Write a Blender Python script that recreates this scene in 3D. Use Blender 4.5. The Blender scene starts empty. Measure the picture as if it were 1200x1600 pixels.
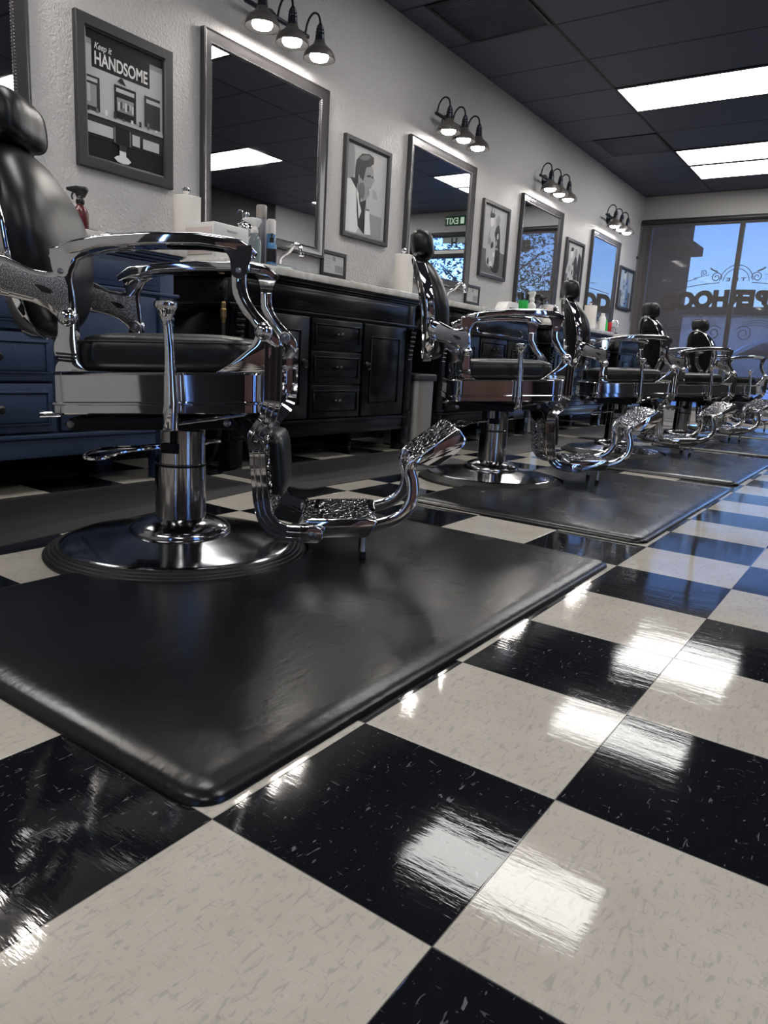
import bpy, bmesh, math, random
from mathutils import Vector, Matrix
random.seed(7)
PI = math.pi
R = math.radians
SC = bpy.context.scene
COL = SC.collection

# ------------------------------------------------------------------ camera
cam_d = bpy.data.cameras.new('camera')
cam = bpy.data.objects.new('camera', cam_d)
COL.objects.link(cam)
SC.camera = cam
cam_d.sensor_fit = 'VERTICAL'
cam_d.sensor_height = 32.0
cam_d.lens = 1133.7 / 1600 * 32.0
cam_d.clip_start = 0.02
cam_d.clip_end = 200
YAW, PITCH, ROLL = 0.600, -0.208, -0.058
Mz = Matrix.Rotation(YAW, 3, 'Z'); Mx = Matrix.Rotation(PITCH, 3, 'X'); My = Matrix.Rotation(ROLL, 3, 'Y')
Mc = Mz @ Mx @ My                      # columns: right, forward, up
cr, cf, cu = Mc.col[0], Mc.col[1], Mc.col[2]
cam.matrix_world = Matrix(((cr[0], cu[0], -cf[0], 0.276), (cr[1], cu[1], -cf[1], -0.527), (cr[2], cu[2], -cf[2], 0.544), (0, 0, 0, 1)))

# ------------------------------------------------------------------ world and exposure
W = bpy.data.worlds.new('sky'); SC.world = W; W.use_nodes = True
nt = W.node_tree; bg = nt.nodes['Background']
sky = nt.nodes.new('ShaderNodeTexSky'); sky.sky_type = 'NISHITA'; sky.sun_disc = False
sky.sun_elevation = R(38); sky.sun_rotation = R(150); sky.air_density = 1.3; sky.dust_density = .4; sky.ozone_density = 3
mul = nt.nodes.new('ShaderNodeMix'); mul.data_type = 'RGBA'; mul.blend_type = 'MULTIPLY'; mul.inputs[0].default_value = 1
nt.links.new(sky.outputs[0], mul.inputs[6]); mul.inputs[7].default_value = (.55, .74, 1.32, 1)
nt.links.new(mul.outputs[2], bg.inputs[0]); bg.inputs[1].default_value = 0.60
SC.view_settings.view_transform = 'Standard'; SC.view_settings.look = 'None'
SC.view_settings.exposure = 0.0; SC.view_settings.gamma = 1.0
SC.cycles.use_denoising = True
SC.cycles.max_bounces = 10; SC.cycles.glossy_bounces = 7; SC.cycles.transparent_max_bounces = 16
SC.cycles.sample_clamp_indirect = 6
TROFFER = 10.0
BULB = 92.0

# ------------------------------------------------------------------ constants of the room
WX, XR, YF, YB, CZ = -2.713, 2.40, 9.229, -3.2, 2.701
TL = 0.3048
ST = [0.73, 2.53, 4.34, 6.14, 7.95]     # station centres along the left wall

# ------------------------------------------------------------------ materials
def setin(b, **k):
    for n, v in k.items():
        b.inputs[n.replace('_', ' ')].default_value = v
def mat(name, col, rough=.5, metal=0., coat=0., bump=None, spec=.5, emit=None, es=0., trans=0., ior=1.45, alpha=1., coatr=.05):
    m = bpy.data.materials.new(name); m.use_nodes = True
    t = m.node_tree; b = t.nodes['Principled BSDF']
    b.inputs['Base Color'].default_value = (*col, 1); b.inputs['Roughness'].default_value = rough
    b.inputs['Metallic'].default_value = metal; b.inputs['Coat Weight'].default_value = coat
    b.inputs['Coat Roughness'].default_value = coatr
    b.inputs['Specular IOR Level'].default_value = spec
    b.inputs['Transmission Weight'].default_value = trans; b.inputs['IOR'].default_value = ior
    b.inputs['Alpha'].default_value = alpha
    if emit: b.inputs['Emission Color'].default_value = (*emit, 1); b.inputs['Emission Strength'].default_value = es
    if bump:
        sc, st, dist = bump
        tc = t.nodes.new('ShaderNodeTexCoord'); n = t.nodes.new('ShaderNodeTexNoise'); n.inputs['Scale'].default_value = sc
        n.inputs['Detail'].default_value = 4
        bp = t.nodes.new('ShaderNodeBump'); bp.inputs['Strength'].default_value = st; bp.inputs['Distance'].default_value = dist
        t.links.new(tc.outputs['Object'], n.inputs['Vector']); t.links.new(n.outputs[0], bp.inputs['Height'])
        t.links.new(bp.outputs[0], b.inputs['Normal'])
    return m
class G:
    """tiny node-graph helper"""
    def __init__(s, m): s.t = m.node_tree; s.b = s.t.nodes['Principled BSDF']; s.tc = s.t.nodes.new('ShaderNodeTexCoord')
    def n(s, k, **kw):
        x = s.t.nodes.new(k)
        for a, v in kw.items(): setattr(x, a, v)
        return x
    def l(s, a, b): s.t.links.new(a, b)
    def math(s, op, a, b=None, c=None):
        x = s.n('ShaderNodeMath', operation=op)
        for i, v in enumerate((a, b, c)):
            if v is None: continue
            if isinstance(v, (int, float)): x.inputs[i].default_value = v
            else: s.l(v, x.inputs[i])
        return x.outputs[0]
    def noise(s, scale, vec=None, detail=3, rough=.5, stretch=None, rot=None, dist=0):
        v = vec or s.tc.outputs['Object']
        if stretch or rot:
            mp = s.n('ShaderNodeMapping')
            if stretch: mp.inputs['Scale'].default_value = stretch
            if rot: mp.inputs['Rotation'].default_value = rot
            s.l(v, mp.inputs[0]); v = mp.outputs[0]
        x = s.n('ShaderNodeTexNoise'); x.inputs['Scale'].default_value = scale; x.inputs['Detail'].default_value = detail
        x.inputs['Roughness'].default_value = rough; x.inputs['Distortion'].default_value = dist
        s.l(v, x.inputs['Vector']); return x.outputs[0]
    def step(s, v, lo, hi, a=0., b=1.):
        x = s.n('ShaderNodeMapRange'); x.inputs[1].default_value = lo; x.inputs[2].default_value = hi
        x.inputs[3].default_value = a; x.inputs[4].default_value = b
        s.l(v, x.inputs[0]); return x.outputs[0]
    def mix(s, f, a, b):
        x = s.n('ShaderNodeMix', data_type='RGBA')
        for i, v in ((0, f), (6, a), (7, b)):
            if isinstance(v, (int, float)): x.inputs[i].default_value = v
            elif isinstance(v, tuple): x.inputs[i].default_value = (*v, 1)
            else: s.l(v, x.inputs[i])
        return x.outputs[2]
    def bump(s, h, st, d, prev=None):
        x = s.n('ShaderNodeBump'); x.inputs['Strength'].default_value = st; x.inputs['Distance'].default_value = d
        s.l(h, x.inputs['Height'])
        if prev is not None: s.l(prev, x.inputs['Normal'])
        return x.outputs[0]

M = {}
M['chrome'] = mat('chrome', (.80, .80, .82), .045, 1.)
M['chrome_worn'] = mat('chrome_worn', (.50, .49, .50), .12, 1., bump=(60, .05, .001))
M['base_metal'] = mat('base_metal', (.42, .42, .44), .13, 1., bump=(25, .06, .002))
M['brushed'] = mat('brushed', (.55, .54, .51), .28, 1.)
M['cast'] = mat('cast', (.30, .30, .31), .42, 1.)
g = G(M['cast']); n = g.noise(420, detail=2); g.l(g.mix(g.step(n, .5, .68), (.16, .16, .17), (.75, .75, .77)), g.b.inputs['Base Color']); g.l(g.bump(n, .8, .002), g.b.inputs['Normal'])
M['emboss'] = mat('emboss', (.72, .71, .71), .12, 1.)
g = G(M['emboss']); v = g.n('ShaderNodeTexVoronoi', feature='DISTANCE_TO_EDGE'); v.inputs['Scale'].default_value = 78
nz = g.noise(28, detail=2, dist=1.5)
mp = g.n('ShaderNodeMapping'); mp.inputs['Scale'].default_value = (1, .38, 1); mp.inputs['Rotation'].default_value = (0, 0, .35); g.l(g.tc.outputs['Object'], mp.inputs[0])
ds = g.n('ShaderNodeMix', data_type='VECTOR'); ds.inputs[0].default_value = .02; g.l(mp.outputs[0], ds.inputs[4]); cz = g.n('ShaderNodeTexNoise'); cz.inputs['Scale'].default_value = 22; g.l(g.tc.outputs['Object'], cz.inputs['Vector']); g.l(cz.outputs['Color'], ds.inputs[5])
g.l(ds.outputs[1], v.inputs['Vector'])
h = g.step(v.outputs['Distance'], .02, .22)
g.l(g.mix(h, (.10, .095, .095), (.78, .77, .77)), g.b.inputs['Base Color'])
g.l(g.bump(h, 1.0, .004), g.b.inputs['Normal'])
M['leather'] = mat('leather', (.006, .006, .007), .36, spec=.5, bump=(260, .12, .0008))
g = G(M['leather']); a = g.bump(g.noise(6, detail=2), .25, .01); g.l(g.bump(g.noise(300), .10, .0006, a), g.b.inputs['Normal'])
M['stitch'] = mat('stitch', (.09, .09, .09), .6)
M['rubber'] = mat('rubber', (.012, .012, .012), .45)
M['black_metal'] = mat('black_metal', (.005, .005, .006), .35, spec=.3)
M['black_paint'] = mat('black_paint', (.0035, .0038, .006), .22, spec=.45, bump=(40, .03, .002))
M['bolt'] = mat('bolt', (.30, .30, .31), .3, 1.)
M['knob_metal'] = mat('knob_metal', (.06, .055, .05), .35, .9)
M['marble'] = mat('marble', (.72, .70, .66), .25)
g = G(M['marble']); f = g.step(g.noise(9, detail=6, dist=1.2), .45, .62); g.l(g.mix(f, (.60, .57, .52), (.76, .74, .70)), g.b.inputs['Base Color'])
M['blue_paint'] = mat('blue_paint', (.04, .07, .15), .42)
g = G(M['blue_paint']); n1 = g.noise(5, detail=5); n2 = g.noise(70, detail=3, stretch=(1, 1, .25))
c = g.mix(g.step(n1, .3, .7), (.024, .042, .090), (.042, .068, .135))
g.l(g.mix(g.step(n2, .68, .74), c, (.10, .13, .18)), g.b.inputs['Base Color'])
g.l(g.bump(n2, .15, .002), g.b.inputs['Normal'])
M['wall'] = mat('wall_paint', (.52, .51, .51), .5)
g = G(M['wall']); a = g.bump(g.noise(85, detail=3, rough=.55), .8, .011); g.l(a, g.b.inputs['Normal'])
M['wall_far'] = mat('wall_far_paint', (.42, .41, .40), .6, bump=(75, .4, .005))
M['wall_dark'] = mat('wall_dark_paint', (.020, .017, .020), .5)
M['wood_panel'] = mat('wood_panel', (.16, .085, .075), .4)
g = G(M['wood_panel']); g.l(g.mix(g.noise(3, stretch=(1, 1, .12), detail=5, dist=1), (.10, .055, .05), (.22, .12, .105)), g.b.inputs['Base Color'])
M['frame'] = mat('picture_frame_paint', (.024, .023, .026), .4)
M['mirror_frame'] = mat('mirror_frame_paint', (.055, .052, .055), .24, metal=.35, coat=.4)
g = G(M['mirror_frame']); g.l(g.bump(g.noise(700), .06, .0005), g.b.inputs['Normal'])
M['bead'] = mat('bead', (.10, .10, .11), .2, metal=.6)
M['mirror'] = mat('mirror', (.88, .90, .92), .012, 1.)
g = G(M['mirror'])   # faint wiping smears
g.l(g.step(g.noise(5, detail=4, stretch=(1, 1, .4)), .45, .8, .008, .03), g.b.inputs['Roughness'])
M['lamp_metal'] = mat('lamp_metal', (.030, .036, .050), .35, metal=.7)
M['lamp_shade'] = mat('lamp_shade_metal', (.13, .12, .115), .38, metal=.25)
M['lining'] = mat('shade_lining', (.006, .006, .006), .7, spec=.03)
M['bulb'] = mat('bulb', (1, 1, 1), .5, emit=(1, .93, .86), es=BULB)
M['diffuser'] = mat('diffuser', (.8, .8, .8), .5, emit=(1, .985, .96), es=TROFFER)
M['white_trim'] = mat('troffer_frame', (.35, .36, .38), .5)
M['steel'] = mat('bin_steel', (.80, .77, .70), .38, 1.)
M['white_plastic'] = mat('white_plastic', (.70, .69, .68), .35)
M['clear'] = mat('clear_plastic', (.85, .92, .95), .05, trans=.9, ior=1.3)
M['teal'] = mat('teal_liquid', (.01, .14, .17), .08, trans=.35)
M['blue_liquid'] = mat('blue_liquid', (.10, .28, .55), .12, trans=.3)
M['red_plastic'] = mat('red_plastic', (.07, .008, .012), .25)
M['bright_red'] = mat('bright_red', (.50, .02, .03), .3)
M['green_plastic'] = mat('green_plastic', (.03, .42, .08), .35)
M['black_plastic'] = mat('black_plastic', (.010, .010, .011), .3)
M['grey_can'] = mat('grey_can', (.16, .16, .18), .3, metal=.6)
M['taupe'] = mat('taupe_cap', (.28, .25, .23), .35)
M['paper'] = mat('paper', (.74, .71, .67), .85, bump=(160, .35, .002))
M['brass'] = mat('brass', (.42, .27, .12), .3, 1.)
M['pink_pot'] = mat('pink_pot', (.62, .52, .50), .4)
M['alu'] = mat('window_frame_metal', (.13, .12, .115), .5, metal=.2)
M['shade_bar'] = mat('shade_cassette', (.02, .02, .022), .4)
M['sign_dark'] = mat('window_lettering', (.030, .028, .028), .6)
M['strip_white'] = mat('strip_white', (.6, .58, .54), .5)
for k, c in {'p_black': .008, 'p_dark': .03, 'p_mid': .13, 'p_grey': .27, 'p_light': .45, 'p_white': .66}.items():
    M[k] = mat('print_' + k[2:], (c, c, c * 1.01), .5, spec=.2)
M['p_blue'] = mat('print_blue', (.10, .20, .42), .35)
M['p_pale_blue'] = mat('print_pale_blue', (.38, .46, .56), .35)
M['exit_green'] = mat('exit_green', (.01, .09, .04), .4)
M['exit_letter'] = mat('exit_letter', (.5, .6, .5), .4, emit=(.6, .8, .6), es=.5)

# picture glass: print seen under a clear sheet
# window glass
def thin_glass(name, tint, fac):
    m = bpy.data.materials.new(name); m.use_nodes = True; t = m.node_tree; t.nodes.clear()
    o = t.nodes.new('ShaderNodeOutputMaterial'); mx = t.nodes.new('ShaderNodeMixShader'); tr = t.nodes.new('ShaderNodeBsdfTransparent')
    gl = t.nodes.new('ShaderNodeBsdfGlossy'); tr.inputs[0].default_value = (*tint, 1); gl.inputs['Roughness'].default_value = .02
    mx.inputs[0].default_value = fac; t.links.new(tr.outputs[0], mx.inputs[1]); t.links.new(gl.outputs[0], mx.inputs[2]); t.links.new(mx.outputs[0], o.inputs[0])
    return m
M['glass'] = thin_glass('window_glass', (.92, .95, .96), .06)
m = bpy.data.materials.new('shade_mesh_fabric'); m.use_nodes = True; t = m.node_tree; t.nodes.clear()
o = t.nodes.new('ShaderNodeOutputMaterial'); mx = t.nodes.new('ShaderNodeMixShader'); tr = t.nodes.new('ShaderNodeBsdfTransparent')
df = t.nodes.new('ShaderNodeBsdfDiffuse'); df.inputs[0].default_value = (.10, .092, .092, 1); tr.inputs[0].default_value = (1, 1, 1, 1)
mx.inputs[0].default_value = .55; t.links.new(tr.outputs[0], mx.inputs[1]); t.links.new(df.outputs[0], mx.inputs[2]); t.links.new(mx.outputs[0], o.inputs[0])
M['shade'] = m

# floor tiles
m = mat('floor_tiles', (.5, .5, .5), .07, spec=.5, coat=.0); M['floor'] = m; g = G(m)
sx = g.n('ShaderNodeSeparateXYZ'); g.l(g.tc.outputs['Object'], sx.inputs[0])
ux = g.math('DIVIDE', sx.outputs[0], TL); uy = g.math('DIVIDE', sx.outputs[1], TL)
fx = g.math('FLOOR', ux); fy = g.math('FLOOR', uy)
par = g.math('FLOORED_MODULO', g.math('ADD', fx, fy), 2.)         # 0 white, 1 black
rnd = g.n('ShaderNodeTexWhiteNoise', noise_dimensions='2D'); cb = g.n('ShaderNodeCombineXYZ'); g.l(fx, cb.inputs[0]); g.l(fy, cb.inputs[1]); g.l(cb.outputs[0], rnd.inputs['Vector'])
dx = g.math('ABSOLUTE', g.math('SUBTRACT', g.math('FRACT', ux), .5)); dy = g.math('ABSOLUTE', g.math('SUBTRACT', g.math('FRACT', uy), .5))
seam = g.step(g.math('MAXIMUM', dx, dy), .4955, .4985)
# offset the chip pattern from tile to tile
off = g.n('ShaderNodeVectorMath', operation='MULTIPLY_ADD'); g.l(rnd.outputs['Color'], off.inputs[0]); off.inputs[1].default_value = (7, 7, 0); g.l(g.tc.outputs['Object'], off.inputs[2])
nA = g.noise(150, vec=off.outputs[0], stretch=(1.0, .30, 1), rot=(0, 0, R(-18)), detail=2, dist=.8)
nB = g.noise(210, vec=off.outputs[0], stretch=(.35, 1.0, 1), rot=(0, 0, R(35)), detail=2, dist=.6)
nC = g.noise(9, detail=3)
wA = g.step(nA, .57, .67); wB = g.step(nB, .60, .69); wL = g.step(nA, .30, .38, 1, 0)
base_w = g.mix(g.step(nC, .3, .7), (.50, .460, .395), (.56, .520, .450))
cw = g.mix(g.math('MULTIPLY', wA, .42), base_w, (.30, .28, .25)); cw = g.mix(g.math('MULTIPLY', wB, .35), cw, (.32, .29, .26)); cw = g.mix(g.math('MULTIPLY', wL, .3), cw, (.60, .57, .52))
kA = g.step(nA, .675, .73); kB = g.step(nB, .68, .73)
ck = g.mix(g.math('MULTIPLY', kA, .5), (.0065, .007, .0095), (.26, .27, .28)); ck = g.mix(g.math('MULTIPLY', kB, .28), ck, (.22, .22, .22))
cc = g.mix(par, cw, ck); cc = g.mix(g.math('MULTIPLY', seam, .7), cc, (.03, .03, .03))
g.l(cc, g.b.inputs['Base Color'])
nS = g.noise(14, stretch=(.35, 1.8, 1), rot=(0, 0, R(8)), detail=5, rough=.65)
rb = g.step(g.noise(3, detail=4), .3, .75, .035, .085); g.l(rb, g.b.inputs['Roughness'])
b1 = g.bump(nS, .075, .004)
b2 = g.bump(g.noise(3.0, detail=1), .10, .02, b1)
tilt = g.math('MULTIPLY', seam, -1.); b3 = g.bump(tilt, .4, .0015, b2)
g.l(b3, g.b.inputs['Normal']); g.l(b3, g.b.inputs['Coat Normal'])

# ceiling tiles: lay-in panels 1.219 x 0.61 with thin dark joints
m = mat('ceiling_tiles', (.03, .035, .05), .55, spec=.35); M['ceil'] = m; g = G(m)
sx = g.n('ShaderNodeSeparateXYZ'); g.l(g.tc.outputs['Object'], sx.inputs[0])
vx = g.math('DIVIDE', g.math('ADD', sx.outputs[0], 1.919 + 12.19), 1.2192); vy = g.math('DIVIDE', g.math('SUBTRACT', sx.outputs[1], 8.561 - 12.192), .6096)
ax = g.math('MULTIPLY', g.math('ABSOLUTE', g.math('SUBTRACT', g.math('FRACT', vx), .5)), 1.2192)
ay = g.math('MULTIPLY', g.math('ABSOLUTE', g.math('SUBTRACT', g.math('FRACT', vy), .5)), .6096)
jl = g.math('MAXIMUM', g.step(ax, .6096 - .017, .6096 - .008), g.step(ay, .3048 - .015, .3048 - .006))
cb = g.n('ShaderNodeCombineXYZ'); g.l(g.math('FLOOR', vx), cb.inputs[0]); g.l(g.math('FLOOR', vy), cb.inputs[1])
rn = g.n('ShaderNodeTexWhiteNoise', noise_dimensions='2D'); g.l(cb.outputs[0], rn.inputs['Vector'])
tile = g.mix(rn.outputs['Value'], (.052, .060, .088), (.068, .078, .110))
g.l(g.mix(jl, tile, (.007, .008, .011)), g.b.inputs['Base Color'])
g.l(g.bump(g.math('MULTIPLY', jl, -1), .6, .004, g.bump(g.noise(120), .2, .002)), g.b.inputs['Normal'])

# floor mats
def mat_vinyl(name, c, ridges=False, rough=.34):
    m = mat(name, c, rough, spec=.5); g = G(m)
    a = g.bump(g.noise(4, detail=1), .12, .012); b = g.bump(g.noise(75, stretch=(1, .5, 1), detail=3), .30, .0022, a)
    if ridges:
        wv = g.n('ShaderNodeTexWave', bands_direction='Y'); wv.inputs['Scale'].default_value = 45; g.l(g.tc.outputs['Object'], wv.inputs['Vector'])
        b = g.bump(wv.outputs['Fac'], .8, .002, b)
    g.l(b, g.b.inputs['Normal'])
    g.l(g.step(g.noise(4, detail=2), .3, .7, rough - .03, rough + .04), g.b.inputs['Roughness'])
    return m
M['vinyl'] = mat_vinyl('mat_vinyl', (.0075, .0075, .008), rough=.255)
M['runner'] = mat_vinyl('runner_vinyl', (.020, .019, .020), rough=.5)
M['runner_edge'] = mat_vinyl('runner_edge_vinyl', (.040, .038, .038), True, .5)

# ------------------------------------------------------------------ mesh helpers
class MB:
    def __init__(s): s.v = []; s.f = []; s.m = []; s.mi = 0
    def add(s, vs, fs):
        o = len(s.v); s.v += [tuple(v) for v in vs]; s.f += [tuple(i + o for i in f) for f in fs]; s.m += [s.mi] * len(fs); return s
    def box(s, a, b):
        x0, y0, z0 = a; x1, y1, z1 = b
        return s.add([(x0, y0, z0), (x1, y0, z0), (x1, y1, z0), (x0, y1, z0), (x0, y0, z1), (x1, y0, z1), (x1, y1, z1), (x0, y1, z1)],
                     [(0, 3, 2, 1), (4, 5, 6, 7), (0, 1, 5, 4), (1, 2, 6, 5), (2, 3, 7, 6), (3, 0, 4, 7)])
    def prism(s, poly, a, b, fn):
        """poly in 2-D, fn(u, v, w) -> 3-D, w from a to b"""
        n = len(poly); vs = [fn(u, v, a) for u, v in poly] + [fn(u, v, b) for u, v in poly]
        return s.add(vs, [tuple(range(n))[::-1], tuple(range(n, 2 * n))] + [(i, (i + 1) % n, n + (i + 1) % n, n + i) for i in range(n)])
    def loft(s, rings, cap0=True, cap1=True, closed=False):
        n = len(rings[0]); vs = [p for r in rings for p in r]; fs = []
        k = len(rings)
        for i in range(k if closed else k - 1):
            a = i * n; b = ((i + 1) % k) * n
            for j in range(n): fs.append((a + j, a + (j + 1) % n, b + (j + 1) % n, b + j))
        if not closed:
            if cap0: fs.append(tuple(range(n))[::-1])
            if cap1: fs.append(tuple(range((k - 1) * n, k * n)))
        return s.add(vs, fs)
    def sweep(s, path, sec, binorm=None, scale=None, closed=False, cap=True):
        P = [Vector(p) for p in path]; k = len(P); rings = []
        prev = None
        for i in range(k):
            if closed: T = P[(i + 1) % k] - P[i - 1]
            else: T = P[min(i + 1, k - 1)] - P[max(i - 1, 0)]
            T.normalize()
            if binorm is not None: B = Vector(binorm(i) if callable(binorm) else binorm)
            else:
                if prev is None:
                    B = Vector((0, 0, 1)) if abs(T.z) < .9 else Vector((1, 0, 0))
                else: B = prev
            B = (B - T * B.dot(T)).normalized(); prev = B
            N = B.cross(T).normalized()
            sc = scale[i] if scale else 1.
            if not isinstance(sc, tuple): sc = (sc, sc)
            rings.append([P[i] + N * (a * sc[0]) + B * (b * sc[1]) for a, b in sec])
        return s.loft(rings, cap, cap, closed)
    def tube(s, path, r, n=10, closed=False, binorm=None):
        sec = [(math.cos(2 * PI * j / n), math.sin(2 * PI * j / n)) for j in range(n)]
        sc = r if isinstance(r, list) else [r] * len(path)
        return s.sweep(path, sec, binorm, sc, closed)
    def lathe(s, prof, n=40, c=(0, 0, 0), axis='z', caps=True):
        rings = []
        for r, h in prof:
            ring = []
            for j in range(n):
                a = 2 * PI * j / n; u, v = r * math.cos(a), r * math.sin(a)
                p = {'z': (u, v, h), 'y': (v, h, u), 'x': (h, u, v)}[axis]
                ring.append((p[0] + c[0], p[1] + c[1], p[2] + c[2]))
            rings.append(ring)
        return s.loft(rings, caps, caps)
    def ball(s, c, r, n=16, sc=(1, 1, 1)):
        k = n // 2
        return s.add(*ball_geo(c, r, n, k, sc))
    def xf(s, fn): s.v = [tuple(fn(*p)) for p in s.v]; return s
    def build(s, name, mats, parent=None, bevel=0, seg=2, smooth=35, flip=True):
        me = bpy.data.meshes.new(name); me.from_pydata(s.v, [], s.f)
        if not isinstance(mats, (list, tuple)): mats = [mats]
        for m in mats: me.materials.append(M[m] if isinstance(m, str) else m)
        for p, i in zip(me.polygons, s.m): p.material_index = i
        bm = bmesh.new(); bm.from_mesh(me)
        bmesh.ops.remove_doubles(bm, verts=bm.verts, dist=1e-5)
        bmesh.ops.recalc_face_normals(bm, faces=bm.faces)
        if bevel:
            es = [e for e in bm.edges if len(e.link_faces) == 2 and e.calc_face_angle(0) > R(30)]
            bmesh.ops.bevel(bm, geom=es, offset=bevel, offset_type='OFFSET', segments=seg, profile=.5, affect='EDGES', clamp_overlap=True)
        bm.to_mesh(me); bm.free()
        if smooth:
            me.polygons.foreach_set('use_smooth', [True] * len(me.polygons)); me.set_sharp_from_angle(angle=R(smooth))
        me.update()
        o = bpy.data.objects.new(name, me); COL.objects.link(o)
        if parent is not None: o.parent = parent
        return o
def ball_geo(c, r, n, k, sc):
    vs = [(c[0], c[1], c[2] + r * sc[2])]; fs = []
    for i in range(1, k):
        t = PI * i / k
        for j in range(n):
            a = 2 * PI * j / n
            vs.append((c[0] + r * sc[0] * math.sin(t) * math.cos(a), c[1] + r * sc[1] * math.sin(t) * math.sin(a), c[2] + r * sc[2] * math.cos(t)))
    vs.append((c[0], c[1], c[2] - r * sc[2]))
    for j in range(n): fs.append((0, 1 + j, 1 + (j + 1) % n))
    for i in range(k - 2):
        for j in range(n):
            a = 1 + i * n; fs.append((a + j, a + n + j, a + n + (j + 1) % n, a + (j + 1) % n))
    a = 1 + (k - 2) * n; L = len(vs) - 1
    for j in range(n): fs.append((a + (j + 1) % n, a + j, L))
    return vs, fs
XZ = lambda u, v, w: (u, w, v)          # profile in x-z, extruded along y
YZ = lambda u, v, w: (w, u, v)          # profile in y-z, extruded along x
def rrect(x0, x1, y0, y1, r, n=6):
    out = []
    for cx, cy, a0 in ((x1 - r, y1 - r, 0), (x0 + r, y1 - r, 90), (x0 + r, y0 + r, 180), (x1 - r, y0 + r, 270)):
        for i in range(n + 1):
            a = R(a0 + 90 * i / n); out.append((cx + r * math.cos(a), cy + r * math.sin(a)))
    return out
def catmull(pts, n=6, closed=False):
    P = [Vector(p) for p in pts]; k = len(P); out = []
    rng = range(k if closed else k - 1)
    for i in rng:
        if closed: a, b, c, d = P[i - 1], P[i], P[(i + 1) % k], P[(i + 2) % k]
        else: a, b, c, d = P[max(i - 1, 0)], P[i], P[i + 1], P[min(i + 2, k - 1)]
        for j in range(n):
            t = j / n
            out.append(.5 * ((2 * b) + (c - a) * t + (2 * a - 5 * b + 4 * c - d) * t * t + (3 * b - a - 3 * c + d) * t ** 3))
    if not closed: out.append(P[-1])
    return [tuple(p) for p in out]
def interp(tab, t):
    for (a, va), (b, vb) in zip(tab, tab[1:]):
        if t <= b: return va + (vb - va) * max(0, (t - a)) / (b - a)
    return tab[-1][1]
def thing(name, label, cat, loc=(0, 0, 0), rz=0, group=None):
    o = bpy.data.objects.new(name, None); COL.objects.link(o); o.empty_display_size = .1
    o.location = loc; o.rotation_euler = (0, 0, rz); tag(o, label, cat, group); return o
def tag(o, label, cat, group=None):
    o['label'] = label; o['category'] = cat
    if group: o['group'] = group
    return o
def struct(o): o['kind'] = 'structure'; return o
def dup(root, loc, rz, label, group=None):
    def cp(o, par):
        c = o.copy(); COL.objects.link(c); c.parent = par
        for ch in list(o.children): cp(ch, c)
        return c
    r = cp(root, None); r.location = loc; r.rotation_euler = (0, 0, rz); r['label'] = label
    if group: r['group'] = group
    return r
def text_mesh(txt, size, xscale=1., bold=0., shear=0., ext=.0005, spacing=1.):
    cu = bpy.data.curves.new('t', 'FONT'); cu.body = txt; cu.size = size; cu.offset = bold; cu.shear = shear; cu.extrude = ext
    cu.align_x = 'CENTER'; cu.space_character = spacing
    o = bpy.data.objects.new('t', cu); COL.objects.link(o); bpy.context.view_layer.update()
    me = bpy.data.meshes.new_from_object(o.evaluated_get(bpy.context.evaluated_depsgraph_get()))
    vs = [(v.co.x * xscale, v.co.y, v.co.z) for v in me.vertices]; fs = [tuple(p.vertices) for p in me.polygons]
    bpy.data.objects.remove(o); bpy.data.meshes.remove(me)
    return vs, fs

# ------------------------------------------------------------------ setting
struct(MB().add([(WX - .3, YB - .3, 0), (XR + .3, YB - .3, 0), (XR + .3, YF + .1, 0), (WX - .3, YF + .1, 0), (WX - .3, YB - .3, -.1), (XR + .3, YB - .3, -.1), (XR + .3, YF + .1, -.1), (WX - .3, YF + .1, -.1)],
       [(0, 1, 2, 3), (7, 6, 5, 4), (0, 4, 5, 1), (1, 5, 6, 2), (2, 6, 7, 3), (3, 7, 4, 0)]).build('floor', 'floor', smooth=0))
struct(MB().box((WX - .3, YB - .3, CZ), (XR + .3, YF + .2, CZ + .1)).build('ceiling', 'ceil', smooth=0))
struct(MB().box((WX - .12, YB - .12, 0), (WX, YF + .12, CZ)).build('wall_left', 'wall', smooth=0))
wr = MB()
for ya_, yb_ in ((YB - .12, .10), (.32, .48), (.70, 7.95)): wr.box((XR, ya_, 0), (XR + .12, yb_, CZ))
for ya_, yb_ in ((.10, .32), (.48, .70)): wr.box((XR, ya_, 0), (XR + .12, yb_, .10)); wr.box((XR, ya_, 2.2), (XR + .12, yb_, CZ))  # openings added for bright strips in the chrome
struct(wr.build('wall_right', 'wall_dark', smooth=0))
struct(MB().box((XR + .05, .10, .10), (XR + .054, .32, 2.2)).build('added_window_2', 'glass', smooth=0))  # this pane and the next are unseen, added for the chrome to reflect
struct(MB().box((XR + .05, .48, .10), (XR + .054, .70, 2.2)).build('added_window_3', 'glass', smooth=0))
struct(MB().box((XR, 7.95, 0), (XR + .12, YF + .12, CZ)).build('wall_right_front', 'wall_far', smooth=0))
struct(MB().box((WX, YB - .12, 0), (.25, YB, CZ)).build('wall_back', 'wall', smooth=0))
struct(MB().box((.25, YB - .12, 0), (.76, YB, CZ)).box((.94, YB - .12, 0), (XR, YB, CZ)).box((.76, YB - .12, 0), (.94, YB, .10)).box((.76, YB - .12, 2.2), (.94, YB, CZ)).build('wall_back_right', 'wall_dark', smooth=0))
struct(MB().box((.76, YB - .07, .10), (.94, YB - .066, 2.2)).build('added_window_4', 'glass', smooth=0))  # narrow pane and its opening added behind the camera for a chrome highlight
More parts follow.
